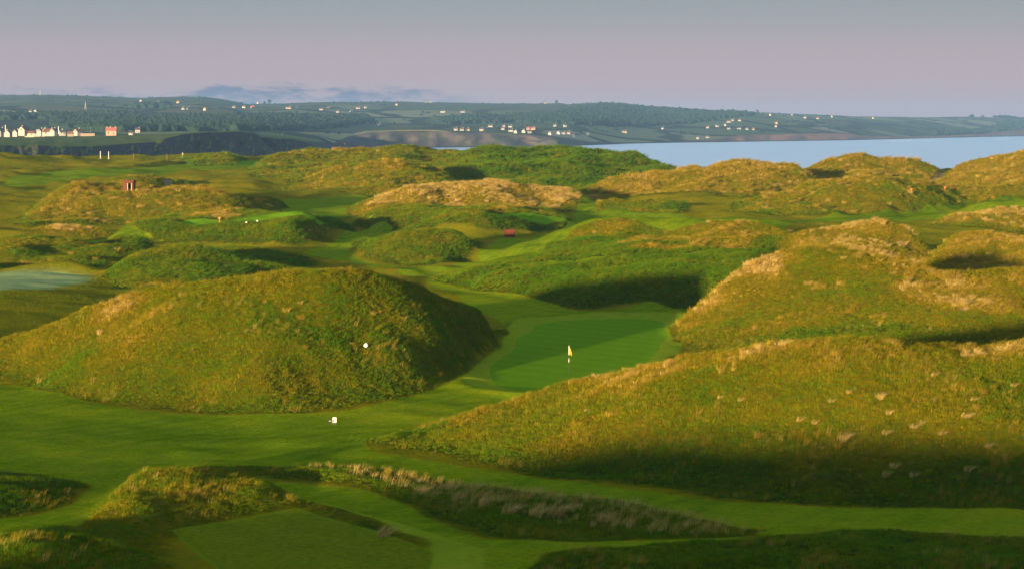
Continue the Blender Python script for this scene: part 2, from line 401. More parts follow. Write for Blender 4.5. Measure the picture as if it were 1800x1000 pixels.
dune('green dune with the sea behind it',
     [(1390, 330), (1500, 336), (1620, 334), (1672, 324), (1640, 306), (1500, 302), (1410, 308)],
     [(1415, 318, 294), (1450, 318, 280), (1510, 318, 270.5), (1560, 318, 274), (1620, 318, 283), (1655, 318, 285)], dry=0.62)
dune('high dune at the right edge of the picture',
     [(1640, 336), (1760, 344), (1900, 346), (2100, 340), (2100, 305), (1850, 304), (1720, 306), (1665, 318)],
     [(1655, 326, 292), (1680, 324, 281), (1700, 324, 277), (1730, 324, 271), (1770, 324, 257), (1805, 324, 245), (1860, 324, 236), (2000, 324, 250)], dry=0.7)
dune('tawny rough rise above the right fairway',
     [(1640, 404), (1760, 410), (1900, 410), (1900, 372), (1760, 376), (1670, 390)],
     [(1670, 397, 386), (1730, 394, 372), (1800, 392, 362), (1880, 392, 358)], dry=0.75)
dune('small green rise beside the mown ramp',
     [(1040, 384), (1150, 388), (1210, 378), (1180, 364), (1060, 362)],
     [(1050, 375, 357), (1110, 375, 352), (1170, 374, 360)], dry=0.35)
dune('low green rise at the head of the left fairway',
     [(320, 290), (380, 293), (440, 290), (430, 282), (340, 281)], [(335, 286, 272), (365, 286, 267), (400, 286, 271)], dry=0.3)
# --- low swells of the fairways
dune('low swell', [(-150, 318), (80, 322), (230, 316), (300, 306), (150, 300), (-150, 304)], [(-90, 310, 301), (80, 311, 299), (200, 309, 299)], rough=None, k=1.2)
dune('low swell', [(300, 340), (420, 348), (520, 340), (545, 322), (430, 312), (330, 318)], [(340, 330, 319), (430, 332, 313), (510, 328, 313)], rough=None, k=1.2)
dune('low swell', [(-150, 374), (60, 376), (140, 362), (60, 350), (-150, 352)], [(-90, 363, 351), (40, 363, 349), (105, 361, 353)], rough=None, k=1.2)
dune('low swell', [(-150, 296), (40, 298), (170, 294), (120, 284), (-150, 285)], [(-90, 290, 273), (30, 290, 271.5), (130, 289, 274)], rough=None, k=1.2)
# --- near ground
dune('yellow tufted bank beside the near tee',
     [(130, 940), (200, 880), (270, 840), (400, 826), (470, 842), (515, 868), (480, 895), (330, 925), (250, 985), (140, 1000)],
     [(190, 920, 905), (270, 868, 836), (380, 850, 822), (460, 862, 850), (330, 895, 872)], dry=0.5, k=1.5)
dune('dark rough slope at the lower left corner',
     [(-160, 835), (0, 828), (100, 832), (178, 848), (120, 888), (0, 918), (-160, 930)],
     [(-100, 872, 836), (0, 868, 836), (90, 858, 838)], dry=0.1)
dune('dark grass bank below the yellow bank',
     [(-160, 960), (0, 940), (130, 930), (190, 960), (260, 985), (300, 1020), (200, 1080), (-160, 1080)],
     [(-60, 1010, 975), (60, 1000, 962), (150, 985, 955), (220, 1010, 985)], dry=0.2)
dune('strip of tall pale grass',
     [(400, 826), (560, 821), (700, 831), (900, 863), (1100, 886), (1310, 918), (1335, 936), (1100, 949), (880, 947), (780, 916), (640, 864), (530, 847)],
     [(480, 832, 829.5), (620, 842, 839), (760, 872, 868), (900, 900, 895.5), (1100, 918, 913.5), (1260, 928, 925)], dry=0.22, k=1.4)
dune('near rough at the lower right corner',
     [(940, 990), (1000, 966), (1250, 962), (1330, 946), (1500, 942), (1800, 948), (2100, 950), (2100, 1120), (900, 1120)],
     [(1000, 1010, 985), (1150, 1000, 972), (1330, 985, 956), (1550, 985, 955), (1800, 990, 960), (2050, 990, 962)], dry=0.08, k=1.5)
dune('low kerb of grass behind the near tee',
     [(285, 935), (400, 906), (500, 886), (525, 884), (600, 905), (720, 945), (770, 968), (745, 972), (640, 935), (530, 899), (420, 918), (300, 948)],
     [(300, 940, 930), (420, 910, 897), (520, 892, 880), (620, 920, 908), (740, 962, 952)], dry=0.45, k=1.4)

cH = blur(cH, 2)
# --- where the grass is mown: outlines on the ground
MOWN = [
 [(-200, 690), (0, 675), (160, 708), (300, 725), (560, 727), (720, 700), (835, 648), (897, 584), (840, 545), (760, 500), (760, 478), (880, 500), (1010, 545), (1200, 535), (1200, 610), (1100, 655), (900, 712), (640, 782), (900, 832), (1300, 884), (1900, 902), (1900, 945), (1330, 938), (1000, 880), (700, 830), (560, 820), (380, 830), (180, 850), (0, 826), (-200, 830)],
 [(380, 829), (520, 851), (640, 866), (720, 893), (800, 932), (880, 949), (1100, 951), (1320, 940), (1250, 962), (1000, 966), (940, 990), (900, 1060), (650, 1060), (770, 970), (700, 935), (600, 902), (500, 872)],
 [(180, 850), (270, 838), (200, 880), (130, 935), (0, 942), (-160, 950), (-160, 920), (0, 918), (120, 890)],
 [(-200, 530), (0, 527), (140, 503), (150, 488), (0, 486), (-200, 486)],
 [(-20, 436), (100, 429), (280, 430), (290, 425), (100, 424), (-20, 427)],
 [(250, 312), (420, 300), (520, 290), (480, 284), (330, 290), (200, 300), (0, 322), (0, 332), (120, 322)],
 [(470, 372), (560, 384), (640, 372), (700, 352), (640, 346), (540, 352), (480, 360)],
]
GREENS = [
 [(858, 664), (872, 640), (905, 608), (935, 580), (965, 567), (1050, 562), (1120, 562), (1165, 570), (1168, 600), (1130, 640), (1060, 668), (960, 690), (890, 682)],
 [(430, 292), (520, 287), (500, 283), (430, 286)],
]
TEES = [
 [(306, 938), (520, 897), (765, 972), (740, 1060), (450, 1060), (380, 1000)],
]
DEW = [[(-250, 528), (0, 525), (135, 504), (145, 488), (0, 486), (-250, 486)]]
PATHS = [[(1640, 338), (1652, 330), (1672, 314), (1666, 312), (1648, 324), (1634, 336)],
         [(250, 333), (280, 333), (312, 342), (320, 347), (308, 346), (278, 337)]]
def union(polys, wob=0.5, sharp=False):
    D = np.full(cX.shape, -60.0)
    for P in polys:
        F = np.array([on_base(u, v) for u, v in P]) if sharp else poly_px(P); lo, hi = F.min(0) - 8, F.max(0) + 8
        s = (cX > lo[0]) & (cX < hi[0]) & (cY > lo[1]) & (cY < hi[1])
        D[s] = np.maximum(D[s], sdf(F, wX[s] * wob + cX[s] * (1 - wob), wY[s] * wob + cY[s] * (1 - wob)))
    return D
c_mow = np.minimum(union(MOWN), -c_rough + 0.3)
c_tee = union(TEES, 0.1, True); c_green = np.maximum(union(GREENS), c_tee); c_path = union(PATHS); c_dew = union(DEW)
c_mow = np.maximum(c_mow, np.minimum(c_green, 3))
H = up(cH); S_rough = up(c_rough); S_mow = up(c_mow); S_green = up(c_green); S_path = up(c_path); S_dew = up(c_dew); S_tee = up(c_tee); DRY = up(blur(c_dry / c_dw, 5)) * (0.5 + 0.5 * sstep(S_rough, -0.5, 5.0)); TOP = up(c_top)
for _ in range(1): H = blur(H)
rgh = sstep(S_rough, -0.2, 2.5) * (1 - sstep(S_mow, -0.8, 0.4))
far = 1 + np.clip((GY - 300) / 300, 0, 1.5)
H = H + 0.22 * fbm(GX / 13, GY / 13, 21, 3) * (1 - sstep(S_green, -2, 1)) * far
H = H + rgh * (0.36 * fbm(GX / 8.5, GY / 7.5, 31, 3) * far + 0.45 * sstep(TOP, 0.2, 0.8) * pnoise(GX / 14, GY / 11, 37) * far + 0.09 * pnoise(GX / 1.3, GY / 1.3, 41) + 0.06 * pnoise(GX / 0.6, GY / 0.6, 43))
H = H - 0.10 * sstep(S_green, -1.5, 0.5) * (c_tee.max() > 0) * 0 - 0.25 * sstep(S_path, -1.0, 0.3)
H = H + sstep(GY, 240, 330) * (1 - sstep(S_green, -2, 1)) * 0.85 * fbm(GX / 40, GY / 34, 23, 3)
lump = np.clip(fbm(GX / 27, GY / 21, 27, 3) + 0.15, 0, 2)                      # hummocks between the dunes, where no mower goes
H = H + sstep(GY, 270, 340) * (1 - sstep(S_mow, -3.0, 0.5)) * 1.7 * lump
lip = np.exp(-((S_green + 3.0) / 1.1) ** 2) * (GY > 150) * (GY < 275) * sstep(S_mow, -0.5, 1.0)
H = H + 0.45 * lip * (0.6 + 0.8 * pnoise(GX / 11, GY / 11, 29)) + 0.35 * sstep(-S_green, -1, 4) * (GY > 190) * (GY < 262) * sstep(S_mow, -0.5, 2.0) * sstep(S_green, -9, -3)
shore = np.interp(GX / np.maximum(GY, 1), [-0.3, 0.03, 0.075, 0.3], [3000, 830, 690, 690])
GZ = ZC - drop(GY) + H - np.clip((GY - shore) * 0.13, 0, 40)
GZ = np.maximum(GZ, -4.0)

def sample(A, X, Y):
    """value of a grid at ground points"""
    X = np.asarray(X, float); Y = np.asarray(Y, float)
    r = np.interp(Y, rows, np.arange(NR)); c = (col_t(X, Y) + 1) / 2 * (NC - 1)
    r0 = np.clip(np.floor(r).astype(int), 0, NR - 2); c0 = np.clip(np.floor(c).astype(int), 0, NC - 2); fr = r - r0; fc = c - c0
    return (A[r0, c0] * (1 - fc) + A[r0, c0 + 1] * fc) * (1 - fr) + (A[r0 + 1, c0] * (1 - fc) + A[r0 + 1, c0 + 1] * fc) * fr
def on_ground(u, v):
    d = ray(u, v); Ys = np.arange(97, 1200, 0.2); z = ZC + d[2] * Ys; g = sample(GZ, d[0] * Ys, Ys)
    k = int(np.argmax(z <= g)) if (z <= g).any() else len(Ys) - 1
    return Vector((d[0] * Ys[k], Ys[k], float(g[k])))
def ground_z(x, y): return float(sample(GZ, x, y))
SEEN_MOWN_AND_LIT = [
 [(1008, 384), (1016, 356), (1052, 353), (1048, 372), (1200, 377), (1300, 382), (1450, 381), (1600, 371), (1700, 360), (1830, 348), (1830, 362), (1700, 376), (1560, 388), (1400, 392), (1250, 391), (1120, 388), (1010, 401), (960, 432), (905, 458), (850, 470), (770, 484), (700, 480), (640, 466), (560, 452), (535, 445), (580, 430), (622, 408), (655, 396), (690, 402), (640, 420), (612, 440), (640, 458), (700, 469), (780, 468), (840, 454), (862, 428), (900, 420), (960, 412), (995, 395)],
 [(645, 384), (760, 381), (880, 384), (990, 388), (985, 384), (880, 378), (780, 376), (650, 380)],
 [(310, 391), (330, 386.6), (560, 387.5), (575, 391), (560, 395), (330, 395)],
 [(785, 485), (900, 467), (1000, 461.5), (1100, 454), (1220, 447.5), (1330, 440), (1330, 436.5), (1220, 443.5), (1100, 450), (1000, 457.5), (900, 463), (800, 478)],  # sunlit lip of the bank, coloured in as a bright mown strip
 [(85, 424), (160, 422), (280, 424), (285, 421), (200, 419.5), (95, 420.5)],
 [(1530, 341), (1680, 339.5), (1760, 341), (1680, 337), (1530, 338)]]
SEEN_GREEN = [SEEN_MOWN_AND_LIT[1], SEEN_MOWN_AND_LIT[2], SEEN_MOWN_AND_LIT[5]]
SEEN_STRAW = [[(1090, 425), (1200, 402), (1340, 408), (1340, 432), (1220, 436), (1110, 440)], [(1000, 408), (1080, 396), (1090, 402), (1010, 416)], [(1185, 575), (1240, 520), (1300, 477), (1360, 446), (1385, 452), (1320, 486), (1260, 530), (1205, 582)],
  [(960, 680), (1060, 658), (1160, 640), (1260, 617), (1380, 606), (1500, 603), (1500, 612), (1380, 620), (1270, 636), (1160, 662), (1060, 682)], [(1640, 612), (1720, 616), (1800, 598), (1800, 622), (1700, 634)], [(205, 520), (260, 498), (300, 492), (300, 500), (250, 520), (180, 548)], [(200, 560), (280, 540), (280, 556), (210, 575)],
  [(320, 384), (380, 372), (420, 376), (400, 386)], [(545, 398), (585, 398), (598, 408), (570, 424), (548, 418)], [(30, 605), (70, 590), (80, 600), (40, 620)], [(1560, 500), (1680, 496), (1780, 520), (1760, 560), (1620, 540)], [(870, 372), (1000, 345), (1040, 346), (960, 366)]]
def seen(polys, base, wob=0.4):
    for P in polys:
        F = resample([tuple(on_ground(u, v))[:2] for u, v in P], True, 2); lo, hi = F.min(0) - 6, F.max(0) + 6
        q = (GX > lo[0]) & (GX < hi[0]) & (GY > lo[1]) & (GY < hi[1])
        x, y = GX[q], GY[q]; base[q] = np.maximum(base[q], sdf(F, x + wob * pnoise(x / 3, y / 3, 9), y + wob * pnoise(x / 3, y / 3, 10)))
    return base
S_path = seen([[(1622, 319), (1636, 320), (1660, 301), (1676, 286), (1668, 284), (1648, 298)]], S_path, 0.1); STRAW = seen(SEEN_STRAW, np.full(GX.shape, -9.0), 1.2); DRY = np.clip(DRY + 0.42 * sstep(STRAW, -2.0, 1.5) * (0.75 + 0.6 * pnoise(GX / 4, GY / 4, 151)), 0, 1.1)
SHADE_GREEN = seen([[(700, 800), (900, 806), (1100, 806), (1300, 812), (1500, 828), (1800, 838), (1800, 905), (1500, 895), (1300, 885), (1100, 862), (900, 835), (740, 806)], [(1330, 600), (1500, 592), (1700, 600), (1700, 580), (1500, 576), (1380, 585)]], np.full(GX.shape, -9.0), 1.2); DRY = DRY * (1 - 0.75 * sstep(SHADE_GREEN, -2.5, 1.0))  # greener dune feet: shade put into the grass colour
S_mow = seen(SEEN_MOWN_AND_LIT, S_mow); S_green = seen(SEEN_GREEN, S_green, 0.1)

# ------------------------------------------------------------------ ground material: mown and unmown grass
def ground_material():
    m, nt, out = new_mat('links_turf'); b = NB(nt); P = b.pos()
    mow, grn, pth, dry, rough = (b.attr(k) for k in ('mow', 'green', 'path', 'dry', 'rough'))
    n_big = b.noise(P, 0.06, 4, 0.6); n_mid = b.noise(P, 0.45, 5, 0.62); n_fine = b.step(b.noise(P, 2.6, 7, 0.72), 0.34, 0.66); n_edge = b.noise(P, 1.1, 4, 0.6)
    d = b.math('ADD', dry, b.math('ADD', b.math('MULTIPLY', b.math('SUBTRACT', n_mid, 0.5), 0.7), b.math('MULTIPLY', b.math('SUBTRACT', n_big, 0.5), 0.6)), clamp=True)
    rough_c = b.ramp(d, [(0.0, (0.026, 0.055, 0.003)), (0.35, (0.11, 0.105, 0.003)), (0.7, (0.205, 0.155, 0.007)), (1.0, (0.36, 0.23, 0.07))])
    semi_c = b.ramp(b.math('ADD', b.math('MULTIPLY', n_mid, 0.6), b.math('MULTIPLY', n_big, 0.5)), [(0.25, (0.075, 0.125, 0.003)), (0.55, (0.175, 0.17, 0.004)), (0.8, (0.29, 0.205, 0.007))])
    c = b.mix(b.step(b.math('ADD', rough, b.math('MULTIPLY', b.math('SUBTRACT', n_edge, 0.5), 2.5)), -0.8, 0.8), semi_c, rough_c)
    # mown turf, striped by the mower
    st_ = b.n('ShaderNodeTexWave', wave_type='BANDS', bands_direction='X', wave_profile='SIN'); nt.links.new(b.map(P, (0.34, 0.34, 0.34), (0, 0, 0.5)), st_.inputs[0])
    st_.inputs['Distortion'].default_value = 0.6; st_.inputs['Scale'].default_value = 0.5
    mown_c = b.ramp(b.math('ADD', b.math('MULTIPLY', n_mid, 0.55), b.math('MULTIPLY', n_big, 0.55)), [(0.36, (0.065, 0.135, 0.002)), (0.55, (0.15, 0.225, 0.003)), (0.74, (0.25, 0.275, 0.005))])
    mown_c = b.mix(b.math('MULTIPLY', b.step(st_.outputs[0], 0.35, 0.65), 0.22), mown_c, (0.22, 0.31, 0.006))
    mown_c = b.mix(b.math('MULTIPLY', n_fine, 0.5), mown_c, (0.05, 0.10, 0.002))
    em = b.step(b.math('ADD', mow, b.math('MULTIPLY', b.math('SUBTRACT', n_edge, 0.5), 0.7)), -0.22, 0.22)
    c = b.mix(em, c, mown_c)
    green_c = b.mix(n_mid, (0.085, 0.205, 0.005), (0.14, 0.28, 0.007))
    green_c = b.mix(b.math('MULTIPLY', n_fine, 0.2), green_c, (0.05, 0.12, 0.004))
    green_c = b.mix(b.step(b.attr('tee'), -0.2, 0.2), green_c, b.mix(b.math('MULTIPLY', b.math('ADD', n_mid, n_fine), 0.6, clamp=True), (0.050, 0.100, 0.003), (0.165, 0.195, 0.005)))
    eg = b.step(b.math('ADD', grn, b.math('MULTIPLY', b.math('SUBTRACT', n_edge, 0.5), 0.3)), -0.12, 0.12)
    sg = b.n('ShaderNodeTexWave', wave_type='BANDS', bands_direction='X', wave_profile='SIN'); nt.links.new(b.map(P, (1, 1, 1), (0, 0, -0.7)), sg.inputs[0]); sg.inputs['Scale'].default_value = 0.09; sg.inputs['Distortion'].default_value = 0.3
    green_c = b.mix(b.math('MULTIPLY', b.step(sg.outputs[0], 0.4, 0.6), b.math('SUBTRACT', 0.12, b.math('MULTIPLY', b.step(b.attr('tee'), -0.2, 0.2), 0.09))), green_c, (0.20, 0.34, 0.02))
    c = b.mix(b.math('MULTIPLY', b.math('MULTIPLY', b.step(grn, -2.6, -2.2), em), 0.4), c, (0.26, 0.34, 0.02))
    c = b.mix(eg, c, green_c)
    c = b.mix(b.math('MULTIPLY', b.step(b.math('ADD', b.attr('dew'), b.math('MULTIPLY', b.math('SUBTRACT', n_mid, 0.5), 2.0)), -2.0, 2.0), 0.40), c, (0.42, 0.52, 0.32))      # dew, its pale sky sheen put into the colour
    sand_c = b.mix(n_mid, (0.16, 0.12, 0.075), (0.30, 0.23, 0.15))
    c = b.mix(b.step(b.math('ADD', pth, b.math('MULTIPLY', b.math('SUBTRACT', n_edge, 0.5), 1.2)), -0.15, 0.2), c, sand_c)
    sm = b.math('MAXIMUM', em, eg)
    hgt = b.math('ADD', b.math('MULTIPLY', n_fine, b.math('SUBTRACT', 1.0, b.math('MULTIPLY', sm, 0.8))), b.math('MULTIPLY', n_mid, b.math('SUBTRACT', 0.6, b.math('MULTIPLY', sm, 0.5))))
    n_turf = b.noise(P, 9.0, 3, 0.7)
    b.bsdf(out, c, 0.95, 0.0, b.bump(b.math('ADD', hgt, b.math('MULTIPLY', n_turf, b.math('MULTIPLY', sm, 0.6))), 0.7, 0.25))
    return m
M_TURF = ground_material()

def face_groups():
    """cut the one height field into the pieces of the setting"""
    mid = lambda A: (A[:-1, :-1] + A[1:, :-1] + A[:-1, 1:] + A[1:, 1:]) / 4
    mow, grn, pth, rgh_ = mid(S_mow), mid(S_green), mid(S_path), mid(S_rough)
    fid = np.zeros(mow.shape, int)
    k_r = np.clip(np.round(np.interp(np.arange(NR - 1) + 0.5, ri, np.arange(len(ri)))).astype(int), 0, len(ri) - 1)
    k_c = np.clip(np.round(np.interp(np.arange(NC - 1) + 0.5, ci, np.arange(len(ci)))).astype(int), 0, len(ci) - 1)
    did = c_id[np.ix_(k_r, k_c)]
    fid = np.where((did >= 0) & (rgh_ > -0.5), 100 + did, 0)
    mx, my = mid(GX), mid(GY)
    fid[mow > 0] = 1
    for base, polys, cond in ((10, MOWN, mow > 0), (40, GREENS, grn > 0), (60, TEES, grn > 0), (80, PATHS, pth > 0)):
        for i, Pp in enumerate(polys):
            F = np.array([on_base(u, v) for u, v in Pp]) if base == 60 else poly_px(Pp); lo, hi = F.min(0) - 1, F.max(0) + 1
            s = (mx > lo[0]) & (mx < hi[0]) & (my > lo[1]) & (my < hi[1]) & cond
            ins = sdf(F, mx[s], my[s]) > -0.2; t = fid[s]
            t[ins & ((t < 10) if base == 10 else True)] = base + i; fid[s] = t
    fid[fid == 1] = 30
    return fid

def build_ground():
    fid = face_groups()
    V = np.stack([GX, GY, GZ], -1)
    du = np.empty_like(V); dv = np.empty_like(V)
    du[:, 1:-1] = V[:, 2:] - V[:, :-2]; du[:, 0] = V[:, 1] - V[:, 0]; du[:, -1] = V[:, -1] - V[:, -2]
    dv[1:-1] = V[2:] - V[:-2]; dv[0] = V[1] - V[0]; dv[-1] = V[-1] - V[-2]
    N = np.cross(du, dv); N /= np.linalg.norm(N, axis=-1, keepdims=True)
    V = V.reshape(-1, 3); N = N.reshape(-1, 3)
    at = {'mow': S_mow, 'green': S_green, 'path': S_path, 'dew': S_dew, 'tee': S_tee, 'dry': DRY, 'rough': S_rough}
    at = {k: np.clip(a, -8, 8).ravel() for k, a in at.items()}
    idx = np.arange(NR * NC).reshape(NR, NC)
    Q = np.stack([idx[:-1, :-1], idx[:-1, 1:], idx[1:, 1:], idx[1:, :-1]], -1).reshape(-1, 4); ff = fid.ravel()
    kinds = {0: 'ground'}
    for f in np.unique(ff):
        q = Q[ff == f]
        if 0 < f and len(q) < 30: ff[ff == f] = 0
    for f in np.unique(ff):
        q = Q[ff == f]; used, inv = np.unique(q, return_inverse=True); inv = inv.reshape(q.shape)
        name, lab = ('ground', 'rolling links grass between the dunes') if f == 0 else ('fairway_ground', 'strip of mown fairway turf') if f < 40 else \
                    ('putting_green_ground', 'closely mown putting green') if f < 60 else ('tee_ground', 'flat mown tee') if f < 80 else \
                    ('footpath', 'bare sandy footpath') if f < 100 else ('dune_hill', DUNES[f - 100])
        me = bpy.data.meshes.new(name); me.vertices.add(len(used)); me.vertices.foreach_set('co', V[used].ravel())
        me.loops.add(len(q) * 4); me.loops.foreach_set('vertex_index', inv.ravel().astype(np.int32))
        me.polygons.add(len(q)); me.polygons.foreach_set('loop_start', np.arange(0, len(q) * 4, 4, dtype=np.int32))
        me.update(calc_edges=True); me.validate()
        me.polygons.foreach_set('use_smooth', np.ones(len(q), bool))
        me.normals_split_custom_set_from_vertices(N[used].tolist())
        for k, a in at.items():
            A = me.attributes.new(k, 'FLOAT', 'POINT'); A.data.foreach_set('value', a[used].astype(np.float32))
        me.materials.append(M_TURF)
        o = bpy.data.objects.new(name, me); C.objects.link(o); tag(o, lab, None, None, 'structure')
build_ground()
# ------------------------------------------------------------------ the sea
def sea_material():
    m, nt, out = new_mat('sea_water'); b = NB(nt); P = b.pos()
    w1 = b.noise(b.map(P, (0.010, 0.035, 1)), 1.0, 6, 0.65); w2 = b.noise(b.map(P, (0.12, 0.3, 1)), 1.0, 4, 0.6)
    c = b.mix(w1, (0.48, 0.66, 0.90), (0.60, 0.76, 0.96))
    n = b.bsdf(out, c, 0.32, 0.5, b.bump(b.math('ADD', w1, b.math('MULTIPLY', w2, 0.25)), 0.5, 2.0))
    n.inputs['IOR'].default_value = 1.33
    return m
xs = np.linspace(-9000, 9000, 37); ys = np.linspace(950, 13800, 33)
tag(mesh_obj('sea', [(x, y, 0.0) for y in ys for x in xs], [(j * 37 + i, j * 37 + i + 1, (j + 1) * 37 + i + 1, (j + 1) * 37 + i) for j in range(32) for i in range(36)], sea_material()), 'pale blue bay beyond the dunes', None, None, 'structure')

# ------------------------------------------------------------------ the far shore: cliffs, fields and hills
def far_material(name, upland=(0.05, 0.06, 0.026), rock=(0.085, 0.072, 0.07), field=120.0):
    m, nt, out = new_mat(name); b = NB(nt); P = b.pos()
    sep = b.n('ShaderNodeSeparateXYZ'); nt.links.new(P, sep.inputs[0]); Z = sep.outputs[2]
    geo = b.n('ShaderNodeNewGeometry'); sn = b.n('ShaderNodeSeparateXYZ'); nt.links.new(geo.outputs['True Normal'], sn.inputs[0])
    wp = b.n('ShaderNodeVectorMath', operation='ADD'); nt.links.new(P, wp.inputs[0])
    nv = b.n('ShaderNodeTexNoise'); nt.links.new(P, nv.inputs[0]); nv.inputs['Scale'].default_value = 0.004
    sc_ = b.n('ShaderNodeVectorMath', operation='SCALE'); nt.links.new(nv.outputs[1], sc_.inputs[0]); sc_.inputs['Scale'].default_value = 120.0
    nt.links.new(sc_.outputs[0], wp.inputs[1])
    vo = b.n('ShaderNodeTexVoronoi', feature='F1'); nt.links.new(b.map(wp.outputs[0], (1 / (field * 2.2), 1 / (field * 5.0), 0)), vo.inputs[0]); vo.inputs['Scale'].default_value = 1.0
    ve = b.n('ShaderNodeTexVoronoi', feature='DISTANCE_TO_EDGE'); nt.links.new(b.map(wp.outputs[0], (1 / (field * 2.2), 1 / (field * 5.0), 0)), ve.inputs[0]); ve.inputs['Scale'].default_value = 1.0
    sv = b.n('ShaderNodeSeparateColor'); nt.links.new(vo.outputs['Color'], sv.inputs[0])
    fld = b.ramp(sv.outputs[0], [(0.0, (0.045, 0.062, 0.02)), (0.25, (0.09, 0.13, 0.04)), (0.5, (0.21, 0.22, 0.09)), (0.7, (0.32, 0.27, 0.16)), (0.85, (0.12, 0.17, 0.05)), (1.0, (0.12, 0.095, 0.05))])
    n1 = b.noise(P, 0.012, 5, 0.6); n2 = b.noise(P, 0.0035, 4, 0.6)
    fld = b.mix(b.math('MULTIPLY', n1, 0.5), fld, (0.05, 0.062, 0.025))
    fld = b.mix(b.step(ve.outputs['Distance'], 0.09, 0.05), fld, (0.02, 0.03, 0.012))
    up_ = b.mix(n1, upland, tuple(x * 1.7 for x in upland))
    c = b.mix(b.step(b.math('ADD', Z, b.math('MULTIPLY', b.math('SUBTRACT', n2, 0.5), 90.0)), 70.0, 105.0), fld, up_)
    strat = b.noise(b.map(P, (0.02, 0.02, 0.22)), 1.0, 6, 0.7); gul = b.noise(b.map(P, (0.075, 0.012, 0.03)), 1.0, 6, 0.75)
    rk = b.mix(strat, tuple(x * 0.45 for x in rock), tuple(x * 1.5 for x in rock))
    rk = b.mix(b.step(gul, 0.42, 0.66), rk, (0.04, 0.055, 0.03))
    redder = b.step(b.n('ShaderNodeSeparateXYZ').outputs[0] if False else sep.outputs[0], 350.0, 700.0)
    rk = b.mix(redder, rk, b.mix(strat, (0.14, 0.07, 0.055), (0.46, 0.25, 0.18)))
    c = b.mix(b.attr('cliff'), c, rk)
    c = b.mix(b.step(Z, 3.2, 1.2), c, (0.055, 0.045, 0.045))
    b.bsdf(out, c, 0.95, 0.05, b.bump(n1, 0.4, 4.0)); return m

def line(pts):
    P = np.array(pts, float); return lambda u: np.interp(u, P[:, 0], P[:, 1])
water_v = line([(-900, 262), (500, 262), (600, 261), (980, 258.5), (1100, 253.5), (1200, 251.5), (1300, 250), (1400, 248.5), (1500, 247), (1600, 244.5), (1700, 242), (1800, 240), (2000, 237.5), (2300, 235.5), (2700, 235)])
edge_v = line([(-900, 240), (440, 240), (560, 250), (585, 252), (610, 241), (645, 232), (700, 229), (760, 229), (800, 232), (850, 233), (900, 236), (950, 238), (1000, 243), (1040, 250), (1100, 251), (1180, 249), (1240, 246), (1300, 238), (1380, 236), (1450, 234), (1500, 236), (1525, 240), (1600, 240.5), (1660, 239), (1720, 236), (1760, 231), (1800, 226), (1900, 222), (2300, 221), (2700, 222)])
mid_v = line([(-900, 226), (440, 226), (640, 226), (760, 225), (900, 224), (1000, 222), (1100, 227), (1180, 222), (1240, 216), (1300, 209), (1380, 212), (1500, 216), (1600, 220), (1700, 222), (1760, 221), (1800, 218), (2300, 216), (2700, 216)])
sky_v = line([(-900, 176), (-400, 172), (-100, 171), (0, 169), (60, 167), (130, 168.5), (250, 172.5), (290, 171), (320, 170), (360, 171), (400, 176.5), (437, 184.5), (480, 183.5), (520, 182), (600, 180), (680, 179.5), (760, 181), (900, 183), (985, 183), (999, 185), (1012, 183), (1060, 181), (1090, 181.5), (1130, 187), (1180, 190), (1230, 193), (1330, 198), (1420, 202), (1500, 205), (1600, 207), (1700, 206), (1765, 207), (1785, 210), (1800, 211), (2000, 213), (2700, 213)])
edge_Y = line([(-900, 2550), (440, 2550), (560, 2800), (590, 3300), (620, 3900), (980, 4150), (1040, 4650), (1100, 4950), (1200, 5300), (1300, 5640), (1400, 5980), (1500, 6400), (1600, 7200), (1700, 8250), (1800, 9400), (2000, 11000), (2700, 11800)])
mid_Y = line([(-900, 3600), (440, 3600), (640, 4700), (1000, 5200), (1200, 6300), (1400, 7000), (1600, 8400), (1800, 10300), (2000, 11600), (2700, 12200)])
sky_Y = line([(-900, 7400), (600, 7600), (1000, 7700), (1300, 8400), (1500, 9300), (1600, 10000), (1800, 11600), (2000, 12500), (2700, 12900)])
def zy(u, v, Y): return (u - 900) / FPX * Y, ZC + (225 - v) / FPX * Y

UF = np.linspace(-900, 2700, 721); far_rows = []
def far_point(u, s):
    """s 0 at the water, 1 at the cliff edge, 2 at the foot of the hills, 3 on the skyline, 4 behind it"""
    Y0 = FPX * ZC / (water_v(u) - 225) ; Y0 = np.minimum(Y0, edge_Y(u) - 40)
    e, mY, sY = edge_Y(u), mid_Y(u), sky_Y(u); x, z1 = zy(u, edge_v(u), e); _, z2 = zy(u, mid_v(u), mY); _, z3 = zy(u, sky_v(u), sY)
    if s <= 1: Y = Y0 + (e - Y0) * s; z = -1.0 + (z1 + 1.0) * (0.06 * min(1, s / 0.3) + 0.94 * float(np.clip((s - 0.3) / 0.7, 0, 1)) ** 0.8) if np.isscalar(u) else -1.0 + (z1 + 1.0) * (0.06 * min(1, s / 0.3) + 0.94 * max(0, (s - 0.3) / 0.7) ** 0.8)
    elif s <= 2: t = s - 1; Y = e + (mY - e) * t; z = z1 + (z2 - z1) * t
    elif s <= 3: t = s - 2; Y = mY + (sY - mY) * t; z = z2 + (z3 - z2) * (0.75 * t + 0.25 * math.sin(t * math.pi / 2))
    else: t = s - 3; Y = sY + 700 * t; z = z3 - 60 * t
    return (u - 900) / FPX * Y, Y, z
SS = np.concatenate([np.linspace(0, 1, 16), np.linspace(1, 2, 22)[1:], np.linspace(2, 3, 46)[1:], np.linspace(3, 4, 5)[1:]])
FV = []
